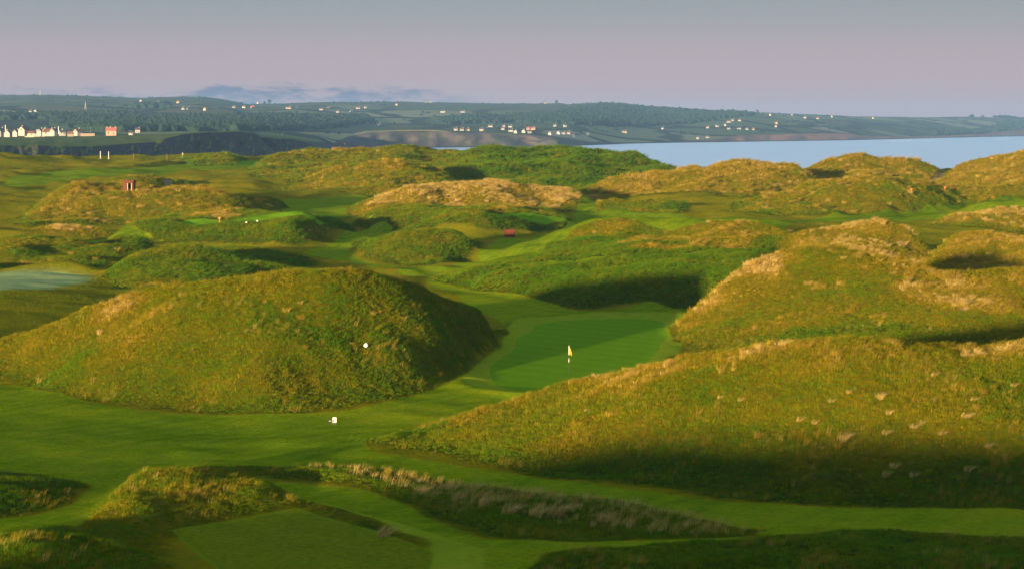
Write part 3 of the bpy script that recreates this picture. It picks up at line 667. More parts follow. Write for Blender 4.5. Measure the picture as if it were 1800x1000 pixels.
for s in SS:
    x, y, z = far_point(UF, float(s))
    w = np.clip(s - 1, 0, 1) * (1 - 0.6 * np.clip((s - 2.7) / 0.3, 0, 1))
    z = z + w * (5.5 * fbm(x / 420, y / 600, 61, 3)) + (1.6 * pnoise(x / 60, y / 60, 67) if s > 2.9 else 0)
    rug = math.sin(math.pi * min(1, s)) if s < 1 else 0
    y = y + rug * 30 * fbm(x / 70, x * 0 + s * 0.7, 71, 4) + (rug * 10 * pnoise(x / 22, x * 0 + s, 75) if rug else 0)
    FV.append(np.stack([x, y, z], -1))
FV = np.array(FV); nS, nU = FV.shape[:2]
idx = np.arange(nS * nU).reshape(nS, nU)
FQ = np.stack([idx[:-1, :-1], idx[:-1, 1:], idx[1:, 1:], idx[1:, :-1]], -1).reshape(-1, 4)
far_o = mesh_obj('far_shore_hills', FV.reshape(-1, 3), FQ, far_material('far_fields'), None, True)
_A = far_o.data.attributes.new('cliff', 'FLOAT', 'POINT'); _A.data.foreach_set('value', np.repeat(np.where(SS < 0.97, 1.0, 0.0), nU).astype(np.float32))
tag(far_o, 'hazy far shore of cliffs, fields and wooded hills across the bay', None, None, 'structure')
def far_at(u, v):
    """point of the far shore seen at u, v"""
    j = int(np.clip(np.searchsorted(UF, u), 1, nU - 1)); f = (u - UF[j - 1]) / (UF[j] - UF[j - 1])
    col = FV[:, j - 1] * (1 - f) + FV[:, j] * f; _, vv = proj(col)
    for k in range(15, nS - 1):
        if vv[k] >= v >= vv[k + 1]:
            t = (vv[k] - v) / max(1e-6, vv[k] - vv[k + 1]); return Vector(col[k] * (1 - t) + col[k + 1] * t)
    k = nS - 5; return Vector(col[k])

# ------------------------------------------------------------------ the headland with the village
hd_edge = line([(-500, 262), (0, 256), (60, 256), (130, 258), (180, 257), (230, 252.5), (270, 250), (300, 242), (325, 236), (350, 234), (400, 232.5), (425, 232), (445, 235), (456, 240), (462, 250), (480, 268), (520, 290)])
hd_back = line([(-500, 239), (0, 242), (100, 240.5), (200, 238), (300, 235.5), (350, 232.5), (425, 230.5), (445, 233), (456, 238), (462, 248), (480, 266), (520, 288)])
UH = np.linspace(-500, 520, 256); HV = []
for s in np.concatenate([np.linspace(0, 1, 22), np.linspace(1, 2, 16)[1:], [2.6, 3.2]]):
    yb = np.interp(UH, [-500, 0, 150, 300, 460, 520], [1480, 1560, 1640, 1870, 2085, 2100]) + 14 * fbm(UH / 40, UH * 0, 81, 3)
    if s <= 1: Y = yb - 45 * (1 - s) ** 1.0; _, z1 = zy(UH, hd_edge(UH), yb); z = -1 + (z1 + 1) * min(1, s * 1.05) ** 0.75; Y = Y + math.sin(math.pi * s) * 10 * fbm(UH / 9, UH * 0 + s * 2, 83, 4)
    elif s <= 2: t = s - 1; Y = yb + (2130 - yb) * t; _, z1 = zy(UH, hd_edge(UH), yb); _, z2 = zy(UH, hd_back(UH), 2130 + UH * 0); z = z1 + (z2 - z1) * t ** 0.9 + math.sin(math.pi * t) * 0.8 * fbm(UH / 30, UH * 0 + t * 3, 85, 3)
    else: Y = 2130 + 420 * (s - 2) / 1.2 + UH * 0; _, z2 = zy(UH, hd_back(UH), 2130 + UH * 0); z = z2 - 1.5 * (s - 2)
    HV.append(np.stack([(UH - 900) / FPX * Y, Y, z], -1))
HV = np.array(HV); nh, nw = HV.shape[:2]; idx = np.arange(nh * nw).reshape(nh, nw)
HQ = np.stack([idx[:-1, :-1], idx[:-1, 1:], idx[1:, 1:], idx[1:, :-1]], -1).reshape(-1, 4)
def headland_material():
    m, nt, out = new_mat('headland'); b = NB(nt); P = b.pos()
    geo = b.n('ShaderNodeNewGeometry'); sn = b.n('ShaderNodeSeparateXYZ'); nt.links.new(geo.outputs['True Normal'], sn.inputs[0])
    n1 = b.noise(P, 0.03, 5, 0.6); strat = b.noise(b.map(P, (0.03, 0.03, 0.5)), 1.0, 6, 0.7); n3 = b.noise(P, 0.012, 3)
    grass = b.ramp(n1, [(0.3, (0.045, 0.075, 0.014)), (0.5, (0.075, 0.11, 0.018)), (0.7, (0.11, 0.12, 0.03))])
    rk = b.mix(strat, (0.020, 0.02, 0.024), (0.065, 0.058, 0.058)); rk = b.mix(b.math('MULTIPLY', b.step(n3, 0.45, 0.75), 0.5), rk, (0.03, 0.042, 0.018))
    c = b.mix(b.step(sn.outputs[2], 0.95, 0.80), grass, rk)
    b.bsdf(out, c, 0.95, 0.05, b.bump(b.math('ADD', n1, strat), 0.7, 2.0)); return m
tag(mesh_obj('headland_hill', HV.reshape(-1, 3), HQ, headland_material(), None, True), 'dark sea cliff headland with a green field and village on top', None, None, 'structure')
# second, lower cliff behind it
UL = np.linspace(430, 600, 90); lv = line([(430, 238), (455, 241.5), (480, 243), (520, 246), (545, 252), (556, 259), (575, 270), (600, 285)]); LV = []
for s in np.concatenate([np.linspace(0, 1, 14), np.linspace(1, 2, 8)[1:]]):
    yb = 2300 + 60 * np.sin(UL / 21.0)
    _, z1 = zy(UL, lv(UL), yb)
    if s <= 1: Y = yb - 35 * (1 - s) + math.sin(math.pi * s) * 9 * fbm(UL / 7, UL * 0 + s * 2, 91, 4); z = -1 + (z1 + 1) * min(1, s * 1.05) ** 0.75
    else: Y = yb + 330 * (s - 1); z = z1 - 0.4 + 0 * UL + (s - 1) * 0.6
    LV.append(np.stack([(UL - 900) / FPX * Y, Y, z], -1))
LV = np.array(LV); nh, nw = LV.shape[:2]; idx = np.arange(nh * nw).reshape(nh, nw)
tag(mesh_obj('low_cliff_hill', LV.reshape(-1, 3), np.stack([idx[:-1, :-1], idx[:-1, 1:], idx[1:, 1:], idx[1:, :-1]], -1).reshape(-1, 4), bpy.data.materials['headland'], None, True), 'low dark cliff point beyond the village headland', None, None, 'structure')
def head_at(u, v):
    j = int(np.clip(np.searchsorted(UH, u), 1, nw_h - 1)); col = HV[:, j]; _, vv = proj(col)
    for k in range(20, len(col) - 1):
        if vv[k] >= v >= vv[k + 1]: t = (vv[k] - v) / max(1e-6, vv[k] - vv[k + 1]); return Vector(col[k] * (1 - t) + col[k + 1] * t)
    return Vector(col[36])
nw_h = HV.shape[1]

# ------------------------------------------------------------------ woods on the far hills (one mass of crowns)
def woods():
    rng = np.random.default_rng(11)
    polys = [[(95, 212), (200, 211), (330, 209.5), (450, 207), (560, 206), (640, 206.5), (655, 214), (610, 224), (560, 228), (420, 232), (300, 232), (180, 233), (100, 226)],
             [(985, 200), (1010, 190), (1070, 186), (1120, 190), (1180, 194), (1260, 198), (1335, 201), (1300, 207), (1220, 217), (1150, 222), (1080, 224), (1020, 220), (960, 219), (900, 216), (850, 218), (830, 212), (900, 205)],
             [(0, 206), (100, 206), (180, 203), (240, 203), (240, 207), (100, 210), (0, 212)],
             [(235, 186), (300, 184), (300, 190), (240, 191)], [(760, 211), (860, 206), (840, 218), (780, 220)],
             [(1735, 226), (1765, 216), (1800, 213), (1900, 214), (1900, 234), (1800, 236), (1750, 235)], [(1640, 233), (1700, 232), (1730, 236), (1640, 238)]]
    bm_v, bm_f = [], []
    ico = bmesh.new(); bmesh.ops.create_icosphere(ico, subdivisions=1, radius=1); iv = np.array([v.co[:] for v in ico.verts]); fc = np.array([[v.index for v in f.verts] for f in ico.faces]); ico.free()
    def add(u, v, r):
        p = far_at(u, v); s = r * rng.uniform(0.6, 1.3); jit = 1 + rng.uniform(-0.28, 0.28, (len(iv), 1))
        bm_f.append(fc + len(bm_v) * len(iv)); bm_v.append(iv * jit * np.array([s, s, s * rng.uniform(0.7, 1.05)]) + np.array(p) + np.array([0, 0, s * 0.35]))
    for q in polys:
        P = np.array(q, float); lo, hi = P.min(0), P.max(0); area = 0.5 * abs(np.dot(P[:, 0], np.roll(P[:, 1], 1)) - np.dot(P[:, 1], np.roll(P[:, 0], 1)))
        n = int(area * 0.5); u = rng.uniform(lo[0], hi[0], n * 3); v = rng.uniform(lo[1], hi[1], n * 3)
        ok = sdf(P, u + 6 * pnoise(u / 9, v / 2, 5), v + 1.5 * pnoise(u / 14, v / 4, 6)) > 0
        for a, c in list(zip(u[ok], v[ok]))[:n]: add(a, c, 7)
    # hedgerow trees and thickets between the fields
    for _ in range(260):
        u = rng.uniform(-100, 1700); e, s_ = float(edge_v(u)), float(sky_v(u)); v = s_ + (e - s_) * rng.uniform(0.03, 0.9)
        k = rng.integers(1, 7)
        for i in range(k): add(u + i * rng.uniform(1.5, 3.0), v + rng.normal(0, 0.2), 3.2)
    # the skyline is ragged with trees
    for _ in range(160):
        u = rng.uniform(-60, 1500); add(u, float(sky_v(u)) + 0.8, 3.0)
    m, nt, out = new_mat('far_woodland'); b = NB(nt); n = b.noise(b.pos(), 0.03, 4, 0.6)
    b.bsdf(out, b.mix(n, (0.008, 0.026, 0.022), (0.028, 0.050, 0.028)), 0.95, 0.05)
    V = np.concatenate(bm_v); F = np.concatenate(bm_f)
    tag(mesh_obj('woodland_trees', V, F, m), 'dark hazy woods and hedges on the far hillside', None, None, 'stuff')
woods()

# ------------------------------------------------------------------ the air
hz_m, hz_nt, hz_out = new_mat('haze_air')
pv = hz_nt.nodes.new('ShaderNodeVolumePrincipled'); pv.inputs['Color'].default_value = (0.27, 0.54, 1.0, 1); pv.inputs['Density'].default_value = 5.4e-5; pv.inputs['Anisotropy'].default_value = 0.0
hz_nt.links.new(pv.outputs[0], hz_out.inputs['Volume'])
bm = bmesh.new(); box(bm, -9600, 9600, -420, 14200, -6.0, 160.0)
hz = bm_obj('haze', bm, hz_m); tag(hz, 'thin blue evening haze over the whole bay', None, None, 'stuff')
# ------------------------------------------------------------------ long grass on the dunes
def grass_material():
    m, nt, out = new_mat('long_grass'); b = NB(nt)
    tint = b.attr('tint', 'INSTANCER'); shade = b.attr('shade', 'INSTANCER')
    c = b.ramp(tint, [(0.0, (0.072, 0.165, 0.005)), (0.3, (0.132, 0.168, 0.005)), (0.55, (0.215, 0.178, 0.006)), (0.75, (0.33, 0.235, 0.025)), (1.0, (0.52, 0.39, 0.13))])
    k = b.n('ShaderNodeHueSaturation'); nt.links.new(c, k.inputs['Color']); nt.links.new(shade, k.inputs['Value'])
    d = b.n('ShaderNodeBsdfDiffuse'); nt.links.new(k.outputs[0], d.inputs[0])
    t = b.n('ShaderNodeBsdfTranslucent'); nt.links.new(k.outputs[0], t.inputs[0])
    mx = b.n('ShaderNodeMixShader'); mx.inputs[0].default_value = 0.3; nt.links.new(d.outputs[0], mx.inputs[1]); nt.links.new(t.outputs[0], mx.inputs[2])
    nt.links.new(mx.outputs[0], out.inputs[0]); return m
M_GRASS = grass_material()

def tuft_mesh(name, n, h0, h1, wid, spread, out_lean, wind, seed, curl=0.5, mat=None):
    rg = random.Random(seed); V, F = [], []
    for i in range(n):
        a = rg.uniform(0, 2 * math.pi); r = spread * math.sqrt(rg.random()); bx, by = r * math.cos(a), r * math.sin(a)
        h = rg.uniform(h0, h1); lx = math.cos(a) * out_lean * rg.uniform(0.3, 1.2) + wind * rg.uniform(0.6, 1.3); ly = math.sin(a) * out_lean * rg.uniform(0.3, 1.2)
        fa = rg.uniform(0, math.pi); wx, wy = math.cos(fa) * wid / 2, math.sin(fa) * wid / 2
        o = len(V)
        for t, wf in ((0, 1.0), (0.45, 0.85), (0.8, 0.55)):
            k = t * (1 - curl) + curl * t * t; z = h * (t - curl * 0.35 * t * t)
            cx, cy = bx + lx * h * k * 1.3, by + ly * h * k * 1.3
            V += [(cx - wx * wf, cy - wy * wf, z - (0.06 if t == 0 else 0)), (cx + wx * wf, cy + wy * wf, z - (0.06 if t == 0 else 0))]
        t = 1.0; V.append((bx + lx * h * 1.3, by + ly * h * 1.3, h * (1 - curl * 0.35)))
        F += [(o, o + 1, o + 3, o + 2), (o + 2, o + 3, o + 5, o + 4), (o + 4, o + 5, o + 6)]
    me = bpy.data.meshes.new(name); me.from_pydata(V, [], F); me.materials.append(mat or M_GRASS); me.update(); return me

TUFTS = [tuft_mesh('short_tuft', 22, 0.12, 0.27, 0.019, 0.19, 0.40, 0.10, 1), tuft_mesh('short_tuft', 22, 0.11, 0.25, 0.020, 0.20, 0.45, 0.12, 2),
         tuft_mesh('long_tuft', 20, 0.25, 0.48, 0.018, 0.14, 0.40, 0.30, 3), tuft_mesh('long_tuft', 18, 0.24, 0.50, 0.017, 0.16, 0.45, 0.35, 4),
         tuft_mesh('pale_tussock', 70, 0.28, 0.60, 0.017, 0.26, 0.42, 0.28, 5, 0.6), tuft_mesh('pale_tussock', 64, 0.26, 0.55, 0.018, 0.30, 0.50, 0.32, 6, 0.65),
         tuft_mesh('wispy_stems', 14, 0.45, 0.85, 0.012, 0.22, 0.16, 0.22, 7, 0.4), tuft_mesh('wispy_stems', 12, 0.40, 0.80, 0.012, 0.25, 0.18, 0.26, 8, 0.4)]
tuft_col = bpy.data.collections.new('tufts')
for i, me in enumerate(TUFTS):
    o = bpy.data.objects.new('tuft_%02d' % i, me); tuft_col.objects.link(o)

def scatter_tree():
    g = bpy.data.node_groups.new('scatter_tufts', 'GeometryNodeTree')
    g.interface.new_socket('Geometry', in_out='INPUT', socket_type='NodeSocketGeometry'); g.interface.new_socket('Geometry', in_out='OUTPUT', socket_type='NodeSocketGeometry')
    n = g.nodes; l = g.links; gi = n.new('NodeGroupInput'); go = n.new('NodeGroupOutput')
    ip = n.new('GeometryNodeInstanceOnPoints'); ci_ = n.new('GeometryNodeCollectionInfo')
    ci_.inputs['Collection'].default_value = tuft_col; ci_.inputs['Separate Children'].default_value = True; ci_.inputs['Reset Children'].default_value = True
    def at(nm, t):
        a = n.new('GeometryNodeInputNamedAttribute'); a.data_type = t; a.inputs['Name'].default_value = nm; return a.outputs['Attribute']
    l.new(gi.outputs[0], ip.inputs['Points']); l.new(ci_.outputs[0], ip.inputs['Instance']); ip.inputs['Pick Instance'].default_value = True
    l.new(at('which', 'INT'), ip.inputs['Instance Index']); l.new(at('turn', 'FLOAT_VECTOR'), ip.inputs['Rotation']); l.new(at('size', 'FLOAT_VECTOR'), ip.inputs['Scale'])
    l.new(ip.outputs[0], go.inputs[0]); return g
SCATTER = scatter_tree()

def scatter(name, label, P, which, size, tint, shade, rz, lean=None):
    me = bpy.data.meshes.new(name); me.vertices.add(len(P)); me.vertices.foreach_set('co', np.asarray(P, np.float32).ravel())
    def put(k, t, a, f='value'): x = me.attributes.new(k, t, 'POINT'); x.data.foreach_set(f, a)
    put('which', 'INT', which.astype(np.int32)); put('tint', 'FLOAT', tint.astype(np.float32)); put('shade', 'FLOAT', shade.astype(np.float32))
    t = np.zeros((len(P), 3), np.float32); t[:, 2] = rz
    if lean is not None: t[:, :2] = lean
    put('turn', 'FLOAT_VECTOR', t.ravel(), 'vector'); s = np.repeat(np.asarray(size, np.float32)[:, None], 3, 1); put('size', 'FLOAT_VECTOR', s.ravel(), 'vector')
    me.update(); o = bpy.data.objects.new(name, me); C.objects.link(o); me.materials.append(M_GRASS)
    md = o.modifiers.new('scatter', 'NODES'); md.node_group = SCATTER
    tag(o, label, None, None, 'stuff'); return o

mid = lambda A: (A[:-1, :-1] + A[1:, :-1] + A[:-1, 1:] + A[1:, 1:]) / 4
mY, mX, mZ = mid(GY), mid(GX), mid(GZ)
cell = (GX[:-1, 1:] - GX[:-1, :-1]) * (GY[1:, :-1] - GY[:-1, :-1])
inview = (mY > 96) & (mY < 960) & (np.abs(mX) < 0.2143 * mY * 1.08 + 3)
dzx = (GZ[:-1, 1:] - GZ[:-1, :-1]) / (GX[:-1, 1:] - GX[:-1, :-1]); dzy = (GZ[1:, :-1] - GZ[:-1, :-1]) / (GY[1:, :-1] - GY[:-1, :-1])
facing = dzy + (ZC - mZ) / mY                                     # above zero: the slope shows to the viewer
mR = sstep(mid(S_rough), -0.3, 1.2) * (1 - sstep(mid(S_mow), -0.5, 0.2)) * (1 - sstep(mid(S_path), -0.6, 0.2)) * (1 - sstep(mid(S_green), -0.4, 0.1))
semi = (1 - sstep(mid(S_rough), -0.3, 1.2)) * (1 - sstep(mid(S_mow), -1.0, 0.2)) * (1 - sstep(mid(S_green), -1, 0.1))
back = np.where(facing > -0.05, 1.0, 0.45)
mD = mid(DRY)
dn = mD - 0.22 * sstep(-dzx, 0.10, 0.40) + 0.22 * sstep(mid(TOP), 0.72, 1.0) * (mD > 0.35) + 0.30 * fbm(mX / 9, mY / 9, 101, 3) + 0.14 * pnoise(mX / 2.2, mY / 2.2, 103)    # how dry the grass is; right-facing flanks tinted green as shade colour
rng = np.random.default_rng(5)
def pick(dens):
    n = rng.poisson(np.where(inview, dens * cell, 0)); r, c = np.nonzero(n); k = n[r, c]; r = np.repeat(r, k); c = np.repeat(c, k)
    fr, fc = rng.random(len(r)), rng.random(len(r))
    Y = GY[r, 0] + (GY[r + 1, 0] - GY[r, 0]) * fr; X = (GX[r, c] * (1 - fc) + GX[r, c + 1] * fc) * (1 - fr) + (GX[r + 1, c] * (1 - fc) + GX[r + 1, c + 1] * fc) * fr
    Z = (GZ[r, c] * (1 - fc) + GZ[r, c + 1] * fc) * (1 - fr) + (GZ[r + 1, c] * (1 - fc) + GZ[r + 1, c + 1] * fc) * fr
    return np.stack([X, Y, Z], -1), r, c
fall = np.interp(mY, [96, 150, 220, 330, 450, 650, 960], [26, 21, 15, 8, 4, 1.6, 0.6])
grow = lambda Y: np.interp(Y, [96, 150, 220, 330, 450, 650, 960], [0.78, 0.8, 0.9, 1.15, 1.5, 2.1, 2.8])
patch = np.clip(0.9 + 0.4 * fbm(mX / 4, mY / 4, 107, 2), 0.5, 1.4)
stray = 0.16 * sstep(mid(S_rough), -3.5, 0.2) * (1 - mR) * (mid(S_green) < -0.6) * (mid(S_mow) < 0.6 + 0 * mY) + 0.05 * (mid(S_mow) > 0) * (mid(S_green) < -0.5) * (mY < 280) * sstep(fbm(mX / 6, mY / 6, 141, 2), -0.2, 0.5)
P, r, c = pick(fall * (mR + 0.35 * semi * sstep(mY, 150, 300) + stray) * back * patch)
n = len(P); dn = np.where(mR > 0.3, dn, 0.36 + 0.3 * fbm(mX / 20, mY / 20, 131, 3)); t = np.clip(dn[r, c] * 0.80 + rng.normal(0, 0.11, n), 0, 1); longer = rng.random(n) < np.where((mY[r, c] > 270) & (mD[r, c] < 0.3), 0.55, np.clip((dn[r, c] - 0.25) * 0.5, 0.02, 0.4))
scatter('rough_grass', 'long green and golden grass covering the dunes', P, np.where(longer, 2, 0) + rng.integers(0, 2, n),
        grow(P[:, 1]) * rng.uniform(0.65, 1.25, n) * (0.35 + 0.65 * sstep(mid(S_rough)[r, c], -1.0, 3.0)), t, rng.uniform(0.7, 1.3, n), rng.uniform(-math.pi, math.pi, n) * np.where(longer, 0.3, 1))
N_TUFT = n
# pale tussocks: thick on dry crests, thin elsewhere
clump = fbm(mX / 5, mY / 5, 111, 2) + 0.5 * pnoise(mX / 1.6, mY / 1.6, 113)
wt = sstep(mD + 0.55 * clump + 0.30 * sstep(mid(TOP), 0.8, 1.0) * (mD > 0.35), 0.62, 1.15)
P, r, c = pick(np.interp(mY, [96, 200, 330, 450, 650, 960], [1.3, 1.8, 1.9, 1.4, 0.6, 0.2]) * mR * back * wt)
n = len(P)
scatter('pale_tussock_grass', 'pale straw-coloured tussocks on the drier dune tops', P, 4 + rng.integers(0, 2, n), np.interp(P[:, 1], [96, 200, 450, 900], [0.75, 0.95, 1.5, 2.6]) * rng.uniform(0.6, 1.2, n),
        np.clip(rng.normal(0.74, 0.1, n) + 0.2 * (mD[r, c] > 0.7), 0.5, 1), rng.uniform(0.75, 1.15, n), rng.uniform(-0.9, 0.9, n))
N_TUSS = n
# wispy seed stems in the pale strip and scattered through the near rough
strip = sdf(poly_px([(520, 823), (700, 831), (900, 863), (1100, 886), (1310, 918), (1335, 936), (1200, 940), (1000, 920), (800, 890), (640, 850)]), mX, mY)
wisp = sstep(strip, -0.5, 1.5) * 4.5 + mR * sstep(fbm(mX / 6, mY / 6, 121, 2), 0.0, 0.6) * np.interp(mY, [96, 200, 330], [5, 2.5, 0])
P, r, c = pick(wisp * (mY < 330))
n = len(P); ins = strip[r, c] > 0
scatter('wispy_grass', 'thin pale seed stems of tall grass in the near rough', P, 6 + rng.integers(0, 2, n), rng.uniform(0.45, 0.85, n), np.clip(rng.normal(0.68, 0.13, n) + 0.24 * ins, 0.3, 1),
        rng.uniform(0.6, 1.1, n) + 0.12 * ins, rng.uniform(-0.7, 0.7, n))
print('TUFTS', N_TUFT, N_TUSS, n)
# ------------------------------------------------------------------ houses
M_WHITE = simple_mat('white_render', (0.37, 0.36, 0.355), 0.85, 0.2, 0.06, 0.6); M_CREAM = simple_mat('cream_render', (0.48, 0.41, 0.30), 0.85, 0.2, 0.08, 0.6)
M_PINK = simple_mat('salmon_render', (0.48, 0.27, 0.21), 0.85, 0.2, 0.1, 0.6); M_GREYW = simple_mat('grey_render', (0.36, 0.36, 0.38), 0.85, 0.2, 0.1, 0.6)
M_SLATE = simple_mat('slate_roof', (0.055, 0.058, 0.07), 0.6, 0.3, 0.25, 1.5); M_BROWN = simple_mat('brown_tile_roof', (0.14, 0.07, 0.05), 0.8, 0.2, 0.25, 1.5)
M_RED = simple_mat('red_tile_roof', (0.30, 0.11, 0.09), 0.8, 0.2, 0.2, 1.5); M_STONE = simple_mat('field_stone', (0.24, 0.20, 0.17), 0.9, 0.2, 0.35, 2.0)
M_GLASS = simple_mat('dark_window_glass', (0.03, 0.035, 0.045), 0.12, 0.6, 0.1, 2.0); M_DOOR = simple_mat('painted_door', (0.06, 0.10, 0.16), 0.5, 0.4, 0.1, 3.0)
_HM = {}
def house(u, p, L, D, h, rot, wall, roof, label, group, detail=False, chim=(0.85,), pitch=0.8, name='house', cat='house', wings=()):
    root = empty(name, p, rot); tag(root, label, cat, group)
    key = (round(L, 1), round(D, 1), round(h, 1), wall.name, roof.name, detail, tuple(chim), pitch)
    if key in _HM: parts = _HM[key]
    else:
        parts = []; a, d = L / 2, D / 2; rh = d * pitch
        bm = bmesh.new(); v = [bm.verts.new(q) for q in ((-a, -d, -1.5), (a, -d, -1.5), (a, d, -1.5), (-a, d, -1.5), (-a, -d, h), (a, -d, h), (a, d, h), (-a, d, h), (-a, 0, h + rh), (a, 0, h + rh))]
        for f in ((0, 1, 5, 4), (2, 3, 7, 6), (1, 2, 6, 9, 5), (3, 0, 4, 8, 7)): bm.faces.new([v[i] for i in f])
        parts.append(('wall', bm, wall, None))
        bm = bmesh.new(); o = 0.35
        for s in (-1, 1):
            e0 = Vector((0, s * (d + o), h - o * pitch + 0.05)); r0 = Vector((0, 0, h + rh + 0.06)); th = Vector((0, 0, 0.22))
            q = [bm.verts.new((x, k.y, k.z)) for k in (e0, r0, r0 + th, e0 + th) for x in (-a - o, a + o)]
            for f in ((0, 1, 3, 2), (2, 3, 5, 4), (4, 5, 7, 6), (6, 7, 1, 0), (0, 2, 4, 6), (1, 7, 5, 3)): bm.faces.new([q[i] for i in f])
        bmesh.ops.recalc_face_normals(bm, faces=bm.faces); parts.append(('roof', bm, roof, None))
        for cpos in chim:
            bm = bmesh.new(); x = (cpos - 0.5) * (L - 0.9); box(bm, x - 0.4, x + 0.4, -0.35, 0.35, h + rh - 0.5, h + rh + 1.1); box(bm, x - 0.47, x + 0.47, -0.42, 0.42, h + rh + 0.85, h + rh + 1.0)
            parts.append(('chimney', bm, wall, 1))
        nwin = max(2, int(L / 3.2)); floors = (1.0,) if h < 4.2 else (1.0, 3.7)
        for z in floors:
            for i in range(nwin):
                x = -a + L * (i + 0.5) / nwin; door = (z == 1.0 and i == nwin // 2)
                bm = bmesh.new(); box(bm, x - 0.5, x + 0.5, -d - 0.04, -d + 0.05, 0.0 if door else z, (2.1 if door else z + 1.35)); parts.append(('door' if door else 'window', bm, M_DOOR if door else M_GLASS, None))
        if detail:
            for s in (-1, 1):
                bm = bmesh.new(); box(bm, s * a - 0.05 * s - 0.05, s * a - 0.05 * s + 0.05 + 0.03, -0.5, 0.5, h - 0.3, h + 1.0); parts.append(('window', bm, M_GLASS, None))
        done = []
        for nm, bm, mt, par in parts:
            me = bpy.data.meshes.new(nm); bm.to_mesh(me); bm.free(); me.materials.append(mt); done.append((nm, me, par))
        parts = _HM[key] = done
    roof_o = None
    for nm, me, par in parts:
        o = bpy.data.objects.new(nm, me); C.objects.link(o); o.parent = roof_o if par else root
        if nm == 'roof': roof_o = o
    return root

ORD = ['first', 'second', 'third', 'fourth', 'fifth', 'sixth', 'seventh', 'eighth', 'ninth', 'tenth', 'eleventh', 'twelfth', 'thirteenth', 'fourteenth', 'fifteenth', 'sixteenth', 'seventeenth', 'eighteenth', 'nineteenth', 'twentieth', 'twenty-first', 'twenty-second', 'twenty-third', 'twenty-fourth']
def row_of_houses(spec, where, group, hs=1.0):
    spec = sorted(spec, key=lambda s: s[0]); rg = random.Random(len(spec))
    for i, s in enumerate(spec):
        u, v, w = s[:3]; kind = s[3] if len(s) > 3 else 'w'
        p = far_at(u, v); px = p.y / FPX
        L = max(6.0, min(30, w * px * 0.64)); wall, roof, cn = {'w': (M_WHITE, M_SLATE, 'white'), 'c': (M_CREAM, M_BROWN, 'cream'), 'p': (M_PINK, M_RED, 'pink'), 'b': (M_GREYW, M_BROWN, 'brown-roofed'), 'r': (M_WHITE, M_BROWN, 'white brown-roofed')}[kind]
        h = (2.9 if w > 7 else 3.5) * hs; turn = rg.choice((-0.35, 0.15, 0.5, 1.2)) if w < 8 else rg.uniform(-0.3, 0.4)
        size = 'long ' if L > 16 else 'small ' if L < 9 else ''
        house(u, p, L, rg.uniform(5.4, 6.6), h, turn, wall, roof, '%s%s house, %s from the left %s' % (size, cn, ORD[i], where), group, chim=(0.0, 1.0) if L > 12 else (0.9,), pitch=0.85)
row_of_houses([(55, 199, 4), (65, 199, 4), (250, 180, 6), (280, 182, 8, 'b'), (314, 182, 7, 'c'), (323, 193.5, 3), (333, 193, 8), (362, 195, 6, 'c'), (412, 190, 8), (430, 190.5, 8, 'c'), (445, 190.5, 9, 'p'), (508, 192, 13, 'c'), (523, 192, 8), (565, 194.5, 9), (578, 192, 10, 'c'), (594, 199, 6), (618, 198.5, 7), (630, 192, 10, 'c'), (643, 191, 5), (667, 222, 4), (698, 186, 4, 'c')],
              'on the hill under the low cloud', 'houses on the far hillside')
row_of_houses([(748, 230.2, 6), (757, 230.2, 8, 'b'), (779, 198.5, 13), (813, 198.5, 12)], 'between the cliff and the upper fields', 'houses above the far cliff')
row_of_houses([(801, 230.4, 5), (812, 230.6, 9, 'b'), (822, 230.6, 8, 'c'), (846, 231, 7), (854, 231, 7), (862, 224, 12), (884, 229, 8, 'b'), (885, 224.3, 6), (897, 224.6, 10), (898, 232.3, 13), (907, 235, 5), (921, 234.3, 6), (931, 234.8, 8), (928, 228.8, 8, 'p'), (937, 229, 12, 'p')], 'in the hamlet above the grey cliff', 'hamlet on the far clifftop')
row_of_houses([(957, 239, 11), (967, 238.2, 6), (975, 223, 5), (982, 237, 7, 'b'), (990, 237, 6), (993, 223.8, 4), (1000, 237, 7, 'b'), (1006, 242, 12), (1032, 238.6, 7), (1097, 234, 12, 'c'), (1164, 228, 5)], 'between the grey cliff and the low green shore', 'houses on the low green shore')
row_of_houses([(1226, 245, 5), (1243, 243.4, 8, 'r'), (1243, 226, 8, 'r'), (1260, 224, 7), (1274, 222.5, 6), (1280, 228, 8), (1280, 216, 10, 'c'), (1287, 213.3, 6), (1299, 213.5, 8, 'c'), (1298, 228, 11), (1312, 229, 7), (1322, 229, 9, 'b'), (1363, 224, 6, 'c'), (1364, 218, 4, 'c')], 'in the cluster above the red cliff', 'houses above the red cliff')
row_of_houses([(1260, 197, 6), (1273, 198, 5), (1292, 200, 5), (1353, 204, 5), (1391, 203.3, 5), (1414, 208.5, 7, 'c'), (1436, 210, 6, 'c'), (1461, 206.8, 4), (1533, 209.2, 5, 'c')], 'along the skyline over the bay', 'houses along the far skyline')
row_of_houses([(243, 234, 4), (328, 231.5, 4), (455, 242.5, 7)], 'at the foot of the dark wood', 'houses below the dark wood')

